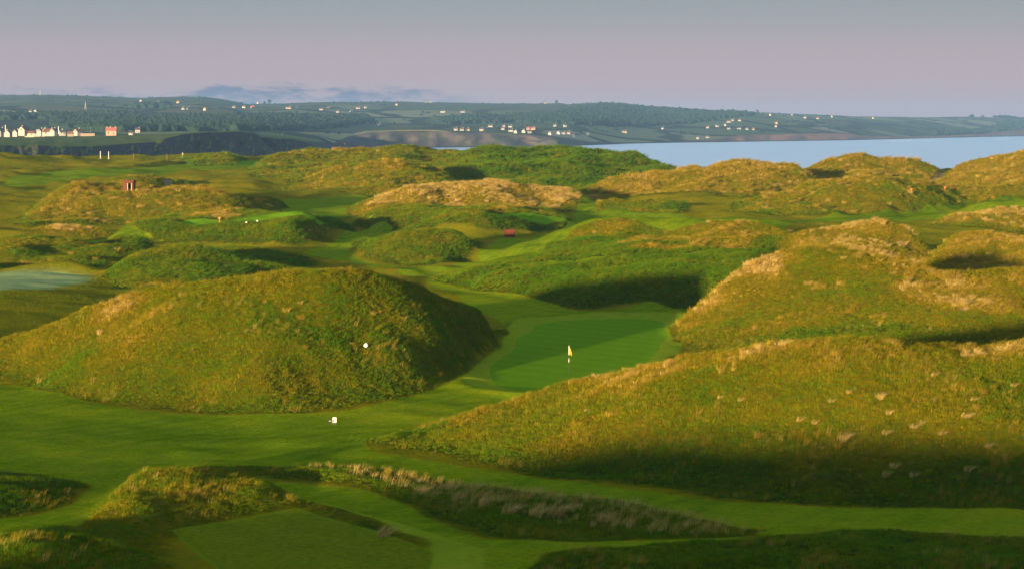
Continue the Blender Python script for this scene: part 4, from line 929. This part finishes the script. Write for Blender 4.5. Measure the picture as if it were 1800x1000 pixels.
# the village on the headland
VG = 'village houses on the headland'
def vil(u, v): return Vector((((u - 900) / FPX) * 2105, 2105, ZC + (225 - v) / FPX * 2105))
for u, v, L, D, h, rot, wl_, rf, lab, chim in (
    (3, 238, 11, 7, 4.6, 1.2, M_WHITE, M_SLATE, 'white gabled house at the left end of the village', (0.9,)),
    (16, 238.5, 9, 6.5, 2.6, 1.45, M_WHITE, M_SLATE, 'small white gable end low down beside the tall white pole', (0.1,)),
    (31, 238, 8, 6, 3.0, 1.2, M_WHITE, M_BROWN, 'white gable cottage left of the big pink-white house', (0.9,)),
    (44, 236.5, 12, 8, 5.0, 1.25, M_WHITE, M_BROWN, 'tallest white gabled house of the village', (0.2,)),
    (54, 238.6, 10.5, 5, 2.6, 0.05, M_CREAM, M_BROWN, 'long low cream building lit by the sun', ()),
    (66, 238, 7, 5, 2.6, 0.4, M_GREYW, M_SLATE, 'grey low house right of the cream building', (0.5,)),
    (73, 236.8, 9, 5.5, 3.6, 1.3, M_WHITE, M_BROWN, 'narrow white gable in the middle of the village', (0.9,)),
    (80, 237.5, 7, 5, 3.0, 1.2, M_WHITE, M_BROWN, 'small white gable tucked beside the brown roofs', (0.1,)),
    (87, 237, 11, 7, 3.2, 0.1, M_GREYW, M_BROWN, 'wide brown-roofed house at the middle of the village', (0.1, 0.9)),
    (96, 236.5, 9, 6, 3.6, 1.3, M_WHITE, M_SLATE, 'pale blue-white gable right of the brown roof', (0.9,)),
    (111, 236.5, 6, 5, 2.6, 0.5, M_WHITE, M_SLATE, 'tiny white cottage right of the second white pole', (0.5,)),
    (126, 238, 7, 5, 1.8, 0.0, M_STONE, M_BROWN, 'low brown stone barn on the headland', ()),
    (138, 236.5, 7.5, 6, 3.2, 1.0, M_WHITE, M_BROWN, 'white house with a steep brown roof standing alone', (0.9,)),
    (197, 237.3, 11.5, 7, 4.6, 0.08, M_PINK, M_RED, 'large salmon-pink house at the right of the village', (0.05, 0.4, 0.95)),
    (231, 236.8, 4.5, 4, 2.2, 0.2, M_WHITE, M_SLATE, 'lone white hut right of the pink house', ())):
    house(u, vil(u, v), L * 0.78, D * 0.78, h * 0.76, rot, wl_, rf, lab, VG, True, chim, 0.95)
bm = bmesh.new()
box(bm, -6.5, 6.5, -0.4, 0.4, -1, 1.5); w = bm_obj('stone_wall', bm, M_STONE); w.location = vil(155, 238); tag(w, 'low grey stone field wall beside the village', 'wall')
M_POLE = simple_mat('white_pole', (0.80, 0.80, 0.78), 0.5, 0.4, 0.05); M_WOODP = simple_mat('grey_timber_pole', (0.16, 0.13, 0.11), 0.8, 0.2, 0.2); M_MAST = simple_mat('grey_mast', (0.30, 0.31, 0.33), 0.5, 0.4, 0.1)
def pole(p, h, r, m, name, label, cat, group=None, arm=None, cap=None):
    root = empty(name, p); tag(root, label, cat, group); bm = bmesh.new(); tube(bm, [(0, 0, -0.3), (0, 0, h * 0.5), (0, 0, h)], [r, r * 0.92, r * 0.8]); bm_obj('post', bm, m, root, False)
    if arm: bm = bmesh.new(); box(bm, -arm, arm, -0.08, 0.08, h - 0.6, h - 0.4); bm_obj('crossarm', bm, m, root)
    if cap: bm = bmesh.new(); bmesh.ops.create_uvsphere(bm, u_segments=10, v_segments=6, radius=cap); bmesh.ops.translate(bm, verts=bm.verts, vec=(0, 0, h)); bm_obj('cap', bm, m, root, True)
    return root
pole(vil(11.3, 236), 7.5, 0.3, M_POLE, 'white_pole', 'tall white pole at the left end of the village', 'pole', None, None, 0.35)
pole(vil(104.5, 235.5), 6.0, 0.3, M_POLE, 'white_pole', 'white pole right of the village houses', 'pole', None, None, 0.35)
pole(vil(161, 236.5), 6.5, 0.16, M_WOODP, 'utility_pole', 'thin utility pole above the stone wall', 'utility pole', None, 1.0)
def mast(u, v, hpx, lab):
    p = far_at(u, v); h = hpx * p.y / FPX; root = empty('radio_mast', p); tag(root, lab, 'mast'); bm = bmesh.new()
    for k in range(3):
        a = k * 2.094; tube(bm, [(1.8 * math.cos(a), 1.8 * math.sin(a), -1), (0.3 * math.cos(a), 0.3 * math.sin(a), h)], 0.35, 5)
    bm_obj('lattice_legs', bm, M_MAST, root); bm = bmesh.new(); tube(bm, [(0, 0, h * 0.8), (0, 0, h * 1.15)], 0.3, 6); bm_obj('antenna', bm, M_MAST, root)
    for z in (0.3, 0.6): bm = bmesh.new(); w_ = 1.9 * (1 - z) + 0.4; box(bm, -w_, w_, -w_, w_, h * z, h * z + 0.4); bm_obj('platform', bm, M_MAST, root)
mast(73, 168.5, 11, 'thin radio mast on the hilltop skyline'); mast(152, 193, 12, 'thin radio mast on the upper fields')

# ------------------------------------------------------------------ lone trees on the far skyline
M_LEAF = simple_mat('far_leaves', (0.03, 0.05, 0.016), 0.95, 0.05, 0.5, 0.4); M_BARK = simple_mat('bark', (0.08, 0.06, 0.045), 0.9, 0.1, 0.3)
def tree(u, v, H_, lab, seed):
    rg = random.Random(seed); p = far_at(u, v); root = empty('tree', p); tag(root, lab, 'tree', 'lone trees on the far hills')
    bm = bmesh.new(); tube(bm, [(0, 0, -1), (0.2, 0, H_ * 0.3), (0, 0.1, H_ * 0.7)], [0.5, 0.38, 0.12], 6)
    for k in range(5): a = rg.uniform(0, 6.28); tube(bm, [(0.1, 0, H_ * rg.uniform(0.3, 0.5)), (math.cos(a) * H_ * 0.28, math.sin(a) * H_ * 0.28, H_ * rg.uniform(0.6, 0.8))], [0.2, 0.06], 5)
    bm_obj('trunk', bm, M_BARK, root); bm = bmesh.new()
    for k in range(420):
        a, b_ = rg.uniform(0, 6.28), rg.random() ** 0.5; cz = H_ * (0.38 + 0.6 * rg.random()); rr = H_ * 0.42 * b_ * math.sqrt(max(0.05, 1 - ((cz / H_ - 0.62) / 0.45) ** 2)) * rg.uniform(0.7, 1.15)
        c_ = Vector((math.cos(a) * rr, math.sin(a) * rr, cz)); s = rg.uniform(0.35, 0.8); e1 = Vector((rg.gauss(0, 1), rg.gauss(0, 1), rg.gauss(0, 1))).normalized(); e2 = e1.orthogonal().normalized()
        bm.faces.new([bm.verts.new(c_ + e1 * s), bm.verts.new(c_ + e2 * s), bm.verts.new(c_ - e1 * s), bm.verts.new(c_ - e2 * s)])
    bm_obj('crown', bm, M_LEAF, root)
tree(475, 184.4, 14, 'lone round tree on the skyline right of the blue hill', 1); tree(978, 183.8, 12, 'small lone tree on the skyline left of the wooded hill', 2)
tree(1330, 199, 11, 'small tree among the skyline houses over the bay', 3); tree(466, 184.6, 9, 'shorter tree beside the lone round skyline tree', 4)

# ------------------------------------------------------------------ flags
M_BLACK = simple_mat('black_paint', (0.02, 0.02, 0.02), 0.5, 0.4, 0.1); M_YEL = simple_mat('yellow_flag_cloth', (0.85, 0.55, 0.02), 0.8, 0.1, 0.08, 12.0)
def flag(p, lab, h=2.35, turn=0.0, size=1.0):
    root = empty('golf_flag', p, turn); tag(root, lab, 'flag', 'hole flags')
    seg = [(0.0, 0.95, M_BLACK), (0.95, 1.28, M_POLE), (1.28, 1.55, M_BLACK), (1.55, h, M_POLE)]
    for a, b_, m in seg: bm = bmesh.new(); tube(bm, [(0, 0, a), (0, 0, b_)], 0.02 * size, 10); bm_obj('pole_band', bm, m, root)
    bm = bmesh.new(); nx, nz = 8, 8; g = []
    for i in range(nx + 1):
        for j in range(nz + 1):
            s, t = i / nx, j / nz; zt = h - 0.05 - 0.55 * s * (0.9) - t * (0.62 - 0.28 * s); x = 0.02 + 0.21 * s; y = 0.05 * math.sin(3 + 5 * s + 2 * t) * s
            g.append(bm.verts.new((x * size, y, zt)))
    for i in range(nx):
        for j in range(nz): bm.faces.new((g[i * 9 + j], g[i * 9 + j + 1], g[(i + 1) * 9 + j + 1], g[(i + 1) * 9 + j]))
    bmesh.ops.solidify(bm, geom=list(bm.faces), thickness=0.008); bm_obj('flag_cloth', bm, M_YEL, root, True)
    bm = bmesh.new(); tube(bm, [(0, 0, -0.02), (0, 0, 0.012)], 0.054, 14); bm_obj('hole_cup', bm, M_BLACK, root); return root
flag(on_ground(1000, 657), 'yellow flag on a black and white pole on the hidden green')
flag(on_ground(320.5, 282), 'small yellow flag on the far left fairway', 2.6, 0.3, 1.8)

# ------------------------------------------------------------------ marker stone on the great dune
def stone(p, r, lab):
    rg = random.Random(4); bm = bmesh.new(); bmesh.ops.create_icosphere(bm, subdivisions=3, radius=r)
    for v in bm.verts: q = v.co.normalized(); v.co *= 1 + 0.10 * math.sin(3.1 * q.x + 1) * math.cos(2.3 * q.y) + 0.05 * math.sin(7 * q.z + 3 * q.x); v.co.z *= 0.92
    o = bm_obj('marker_stone', bm, simple_mat('whitewashed_stone', (0.82, 0.81, 0.78), 0.8, 0.2, 0.08, 5.0, 0.3), None, True); o.location = p + Vector((0, 0, r * 1.0)); tag(o, lab, 'stone')
stone(on_ground(643, 612), 0.18, 'round whitewashed marker stone on the face of the great dune')

# ------------------------------------------------------------------ little notice board and bag rack on the near fairway
p = on_ground(588, 746); root = empty('notice_board', p, 0.25); tag(root, 'small white notice board standing on the near fairway', 'sign')
bm = bmesh.new(); box(bm, -0.13, 0.13, -0.015, 0.015, 0.14, 0.50, 0, 0.006); bm_obj('board', bm, M_POLE, root)
for s in (-1, 1): bm = bmesh.new(); tube(bm, [(s * 0.10, 0.03, -0.1), (s * 0.10, 0.03, 0.48)], 0.018, 8); bm_obj('leg', bm, M_WOODP, root)
bm = bmesh.new(); box(bm, -0.115, -0.05, -0.025, -0.017, 0.16, 0.36); bm_obj('red_panel', bm, simple_mat('red_paint', (0.5, 0.05, 0.05), 0.6, 0.3, 0.1), root)
p = on_ground(580, 745); root = empty('bag_rack', p, 0.3); tag(root, 'small dark metal rack beside the white notice board', 'rack')
for s in (-1, 1): bm = bmesh.new(); tube(bm, [(s * 0.10, -0.10, -0.05), (s * 0.10, 0.0, 0.44), (s * 0.10, 0.10, -0.05)], 0.014, 8); bm_obj('side_frame', bm, M_BLACK, root)
for z in (0.2, 0.42): bm = bmesh.new(); tube(bm, [(-0.10, 0.0, z), (0.10, 0.0, z)], 0.014, 8); bm_obj('rail', bm, M_POLE if z < 0.3 else M_BLACK, root)

# ------------------------------------------------------------------ brick shelter dug into the dune
M_BRICK = simple_mat('weathered_red_brick', (0.105, 0.042, 0.027), 0.9, 0.15, 0.3, 2.5, 0.3); M_DARK = simple_mat('dark_inside', (0.012, 0.010, 0.010), 0.9, 0.1, 0.1); M_RUST = simple_mat('rust_red_boards', (0.10, 0.024, 0.015), 0.75, 0.2, 0.25, 4.0, 0.2)
def shelter(p):
    root = empty('shelter', p, -0.12); tag(root, 'small red brick shelter with a dark doorway on the dune', 'shelter')
    W, D, Hh = 2.1, 1.6, 1.75; k = W / 2
    bm = bmesh.new(); box(bm, -k, -0.05, 0.0, 0.16, -0.9, Hh); bm_obj('front_wall', bm, M_BRICK, root)
    bm = bmesh.new(); box(bm, 0.70, k, 0.0, 0.16, -0.9, Hh); bm_obj('door_jamb', bm, M_BRICK, root)
    bm = bmesh.new(); box(bm, -0.05, 0.70, 0.003, 0.157, 1.5, Hh); bm_obj('lintel', bm, M_BRICK, root)
    for s in (-1, 1): bm = bmesh.new(); x = s * (k - 0.08); box(bm, x - 0.08, x + 0.08, 0.16, D, -0.9, Hh); bm_obj('side_wall', bm, M_BRICK, root)
    bm = bmesh.new(); box(bm, -k + 0.16, k - 0.16, D - 0.14, D, -0.9, Hh - 0.003); bm_obj('back_wall', bm, M_DARK, root)
    bm = bmesh.new(); box(bm, -k + 0.16, k - 0.16, 0.17, D - 0.15, -0.6, -0.45); bm_obj('floor', bm, M_DARK, root)
    for x in (-0.09, 0.68): bm = bmesh.new(); box(bm, x - 0.05, x + 0.05, -0.05, 0.0, -0.6, 1.5); bm_obj('door_post', bm, M_CREAM, root)
    for i in range(4): bm = bmesh.new(); x = -k - 0.12 + i * 0.586; box(bm, x, x + 0.56, -0.22, D + 0.1, Hh + 0.003, Hh + 0.36, 0.06); bm_obj('roof_panel', bm, M_BRICK, root)
p = on_ground(225, 337); shelter(p + Vector((0, 0.2, 0.1)))

# ------------------------------------------------------------------ red wooden bin by the winding path
p = on_ground(896, 416.5); root = empty('wooden_bin', p + Vector((0, 0, 0)), 0.06); tag(root, 'rust-red slatted wooden bin against the bank beside the path', 'bin')
for i in range(5): bm = bmesh.new(); x = -0.80 + i * 0.325; box(bm, x, x + 0.30, -0.04, 0.04, 0.06, 1.12, 0, 0.012); bm_obj('front_slat', bm, M_RUST, root)
for s in (-1, 1):
    bm = bmesh.new(); box(bm, s * 0.80 - 0.045, s * 0.80 + 0.045, 0.045, 0.85, 0.0, 1.10); bm_obj('side_panel', bm, M_RUST, root)
    bm = bmesh.new(); box(bm, s * 0.78 - 0.05, s * 0.78 + 0.05, -0.085, -0.042, -0.1, 1.15); bm_obj('corner_post', bm, M_RUST, root)
bm = bmesh.new(); box(bm, -0.88, 0.88, -0.12, 0.92, 1.155, 1.22, 0, 0.012); bm_obj('lid', bm, M_RUST, root)
for z in (0.2, 0.95): bm = bmesh.new(); box(bm, -0.72, 0.72, -0.065, -0.042, z, z + 0.09); bm_obj('batten', bm, M_RUST, root)

# ------------------------------------------------------------------ tee furniture
M_WOOD = simple_mat('varnished_post', (0.33, 0.15, 0.05), 0.6, 0.3, 0.2, 8.0)
def tee_post(u, v, h, lab, orange=False):
    p = on_ground(u, v); root = empty('tee_post', p); tag(root, lab, 'post', 'posts on the tees')
    m = simple_mat('orange_post', (0.55, 0.16, 0.03), 0.6, 0.3, 0.1) if orange else M_WOOD
    bm = bmesh.new(); tube(bm, [(0, 0, -0.2), (0, 0, h * 0.75)], [0.11, 0.10], 10); bm_obj('post', bm, m, root)
    bm = bmesh.new(); box(bm, -0.20, 0.20, -0.16, 0.16, h * 0.72, h, 0.12, 0.03); bm_obj('top_box', bm, m, root)
tee_post(386, 394, 1.15, 'brown wooden ball-washer post on the long tee'); tee_post(1602, 341, 1.1, 'orange wooden post at the middle of the far tee', True); tee_post(1661, 336, 0.9, 'shorter orange post at the right end of the far tee', True)
def tee_marker(u, v, lab):
    p = on_ground(u, v); root = empty('tee_marker', p); tag(root, lab, 'tee marker', 'white tee markers'); bm = bmesh.new(); bmesh.ops.create_uvsphere(bm, u_segments=14, v_segments=8, radius=0.17)
    bmesh.ops.scale(bm, verts=bm.verts, vec=(1.15, 1.0, 0.8)); bmesh.ops.translate(bm, verts=bm.verts, vec=(0, 0, 0.14)); bm_obj('ball', bm, M_POLE, root, True)
    bm = bmesh.new(); tube(bm, [(0, 0, -0.1), (0, 0, 0.06)], 0.03, 8); bm_obj('spike', bm, M_BLACK, root)
tee_marker(433, 393, 'white tee marker nearer the front of the long tee'); tee_marker(452, 390.5, 'white tee marker at the back of the long tee')
for u, v, h, m, lab in ((176.5, 279.5, 2.6, M_POLE, 'left of the two white posts beyond the far fairway'), (191, 280.5, 2.7, M_POLE, 'right of the two white posts beyond the far fairway'), (235, 281, 2.0, M_WOODP, 'thin grey post between the white posts and the far flag'), (293.5, 283.5, 2.2, M_WOODP, 'thin grey post just left of the far flag'), (1049, 273, 1.2, M_WOODP, 'short grey post on the dune crest below the bay')):
    p = on_ground(u, v); d = ray(u, v)
    pole(p, h, 0.10, m, 'marker_post', lab, 'post', 'posts along the far dunes', None, 0.11)

# ------------------------------------------------------------------ golfer on the far crest
def golfer(p):
    root = empty('person', p, 0.0); tag(root, 'golfer in dark clothes swinging a club on the far crest', 'person')
    J = [((0, 0, 0.95), 0.15), ((0, 0.0, 1.2), 0.14), ((0.02, 0, 1.42), 0.16), ((0.0, 0, 1.55), 0.06), ((-0.02, -0.02, 1.68), 0.10), ((-0.02, -0.02, 1.78), 0.085),
         ((-0.11, 0, 0.88), 0.10), ((-0.16, 0.02, 0.50), 0.075), ((-0.18, 0.04, 0.08), 0.05), ((-0.20, -0.14, 0.04), 0.045),
         ((0.11, 0, 0.88), 0.10), ((0.15, 0.0, 0.50), 0.075), ((0.17, 0.05, 0.08), 0.05), ((0.22, -0.13, 0.04), 0.045),
         ((-0.19, 0, 1.42), 0.07), ((-0.36, -0.12, 1.50), 0.052), ((-0.42, -0.08, 1.74), 0.042), ((-0.43, -0.06, 1.84), 0.045),
         ((0.20, 0, 1.42), 0.07), ((0.05, -0.28, 1.52), 0.052), ((-0.34, -0.12, 1.74), 0.042), ((-0.40, -0.07, 1.82), 0.045)]
    E = [(0, 1), (1, 2), (2, 3), (3, 4), (4, 5), (0, 6), (6, 7), (7, 8), (8, 9), (0, 10), (10, 11), (11, 12), (12, 13), (2, 14), (14, 15), (15, 16), (16, 17), (2, 18), (18, 19), (19, 20), (20, 21)]
    me = bpy.data.meshes.new('body'); me.from_pydata([j[0] for j in J], E, []); o = bpy.data.objects.new('body', me); C.objects.link(o); o.parent = root
    md = o.modifiers.new('skin', 'SKIN'); sv = me.skin_vertices[0].data
    for i, j in enumerate(J): sv[i].radius = (j[1], j[1])
    sv[0].use_root = True; s = o.modifiers.new('sub', 'SUBSURF'); s.levels = 2; s.render_levels = 2
    m, nt, out = new_mat('golfer_clothes'); b = NB(nt); tc = b.n('ShaderNodeTexCoord'); sp = b.n('ShaderNodeSeparateXYZ'); nt.links.new(tc.outputs['Object'], sp.inputs[0])
    c_ = b.ramp(b.math('DIVIDE', sp.outputs[2], 2.0), [(0.0, (0.02, 0.02, 0.02)), (0.04, (0.025, 0.025, 0.032)), (0.46, (0.025, 0.025, 0.032)), (0.48, (0.03, 0.035, 0.06)), (0.77, (0.03, 0.035, 0.06)), (0.785, (0.22, 0.13, 0.09)), (0.9, (0.22, 0.13, 0.09))])
    b.bsdf(out, c_, 0.85, 0.15); me.materials.append(m)
    bm = bmesh.new(); bmesh.ops.create_uvsphere(bm, u_segments=14, v_segments=8, radius=0.115); bmesh.ops.scale(bm, verts=bm.verts, vec=(1, 1.1, 0.62)); bmesh.ops.translate(bm, verts=bm.verts, vec=(-0.02, -0.01, 1.80)); box(bm, -0.09, 0.05, -0.24, -0.10, 1.765, 1.785); bm_obj('cap', bm, M_BLACK, root, True)
    cl = empty('golf_club', p); tag(cl, 'dark golf club raised over the shoulder of the golfer', 'golf club')
    bm = bmesh.new(); tube(bm, [(-0.39, -0.07, 1.76), (-0.46, -0.05, 2.0), (-0.78, 0.02, 2.72)], [0.022, 0.018, 0.014], 8); bm_obj('shaft', bm, M_BLACK, cl)
    bm = bmesh.new(); box(bm, -0.90, -0.76, -0.04, 0.06, 2.68, 2.78, 0.2, 0.015); bm_obj('club_head', bm, M_BLACK, cl)
def on_crest(u, y0=560, y1=940):
    Ys = np.arange(y0, y1, 0.5); X = (u - 900) / FPX * Ys; Z = sample(GZ, X, Ys); k = int(np.argmax((Z - ZC) / Ys)); return Vector((X[k], Ys[k], float(Z[k])))
golfer(on_crest(608) + Vector((0, -0.5, 0.1)))

# ------------------------------------------------------------------ breaking waves and surf
def foam(u0, u1, v, lab, n=24, wid=5.0, seed=1):
    rg = random.Random(seed); V, F = [], []; Y = FPX * ZC / (v - 225)
    for i in range(n + 1):
        x = ((u0 + (u1 - u0) * i / n) - 900) / FPX * Y; yy = Y + 6 * math.sin(i * 0.9 + seed) + rg.uniform(-2, 2); w_ = wid * math.sin(math.pi * (i + 0.3) / (n + 0.6)) * rg.uniform(0.6, 1.2)
        V += [(x, yy - w_, 0.02), (x, yy - w_ * 0.2, 0.5 + 0.6 * rg.random()), (x, yy + w_ * 0.5, 0.35), (x, yy + w_, 0.02)]
    for i in range(n):
        for k in range(3): o = i * 4 + k; F.append((o, o + 4, o + 5, o + 1))
    o = mesh_obj('breaking_wave', V, F, bpy.data.materials.get('sea_foam') or simple_mat('sea_foam', (0.8, 0.8, 0.8), 0.9, 0.1, 0.1, 0.2), None, True); tag(o, lab, 'wave', 'white breakers on the bay')
foam(1622, 1642, 248.6, 'white breaking wave off the dark point of the far shore', 20, 8, 2); foam(1753, 1768, 243.6, 'small white breaking wave at the far right of the bay', 16, 11, 3)
foam(628, 652, 260.6, 'white surf on the far beach right of the golfer', 20, 6, 4); foam(1560, 1600, 248.2, 'thin line of foam along the rocks of the far shore', 20, 5, 5)

# ------------------------------------------------------------------ the tussocks that stand out singly
M_TUSS, _nt, _o = new_mat('straw_tussock'); _b = NB(_nt); _b.bsdf(_o, _b.mix(_b.noise(_b.n('ShaderNodeTexCoord').outputs['Object'], 9.0, 3), (0.28, 0.20, 0.045), (0.46, 0.35, 0.12)), 0.9, 0.1)
TM = [tuft_mesh('grass_tussock', 110, 0.35, 0.8, 0.018, 0.30, 0.45, 0.6, 50 + i, 0.9, M_TUSS) for i in range(3)]
def tussock(u, v, s, lab, group, wind=0.0):
    o = bpy.data.objects.new('grass_tussock', TM[random.randrange(3)]); C.objects.link(o); o.location = on_ground(u, v) - Vector((0, 0, 0.05)); o.scale = (s, s, s); o.rotation_euler = (0, 0, wind + random.uniform(-0.9, 0.9)); tag(o, lab, 'grass tussock', group)
for u, v, s in ((1545, 700, 1.3), (1480, 775, 1.7), (1560, 730, 1.0), (1555, 765, 1.2), (1605, 755, 1.2), (1655, 765, 1.1), (1695, 735, 1.4), (1735, 785, 1.1), (1430, 745, 0.9), (1405, 740, 1.0), (1460, 708, 0.9), (1570, 825, 1.1), (1555, 838, 1.1), (1605, 838, 1.0), (1700, 828, 1.2), (1300, 705, 0.9), (1030, 725, 0.9), (1640, 660, 1.0), (1710, 705, 1.0), (1490, 690, 0.8), (1440, 790, 0.8), (1620, 745, 0.9), (1780, 680, 1.0), (1265, 700, 0.8)):
    tussock(u, v, s * 0.62, 'single pale straw tussock on the face of the right foreground dune', 'tussocks on the right foreground dune')
tussock(672, 944, 1.15, 'spiky pale tussock at the corner of the near tee', None, 0.4)
for u, v, s in ((890, 905, 1.3), (975, 905, 1.5), (940, 908, 1.1), (850, 890, 1.0), (1060, 918, 1.1), (800, 880, 1.1), (740, 868, 1.0)):
    tussock(u, v, s, 'silvery arching tussock in the strip of tall pale grass', 'tussocks in the pale strip')
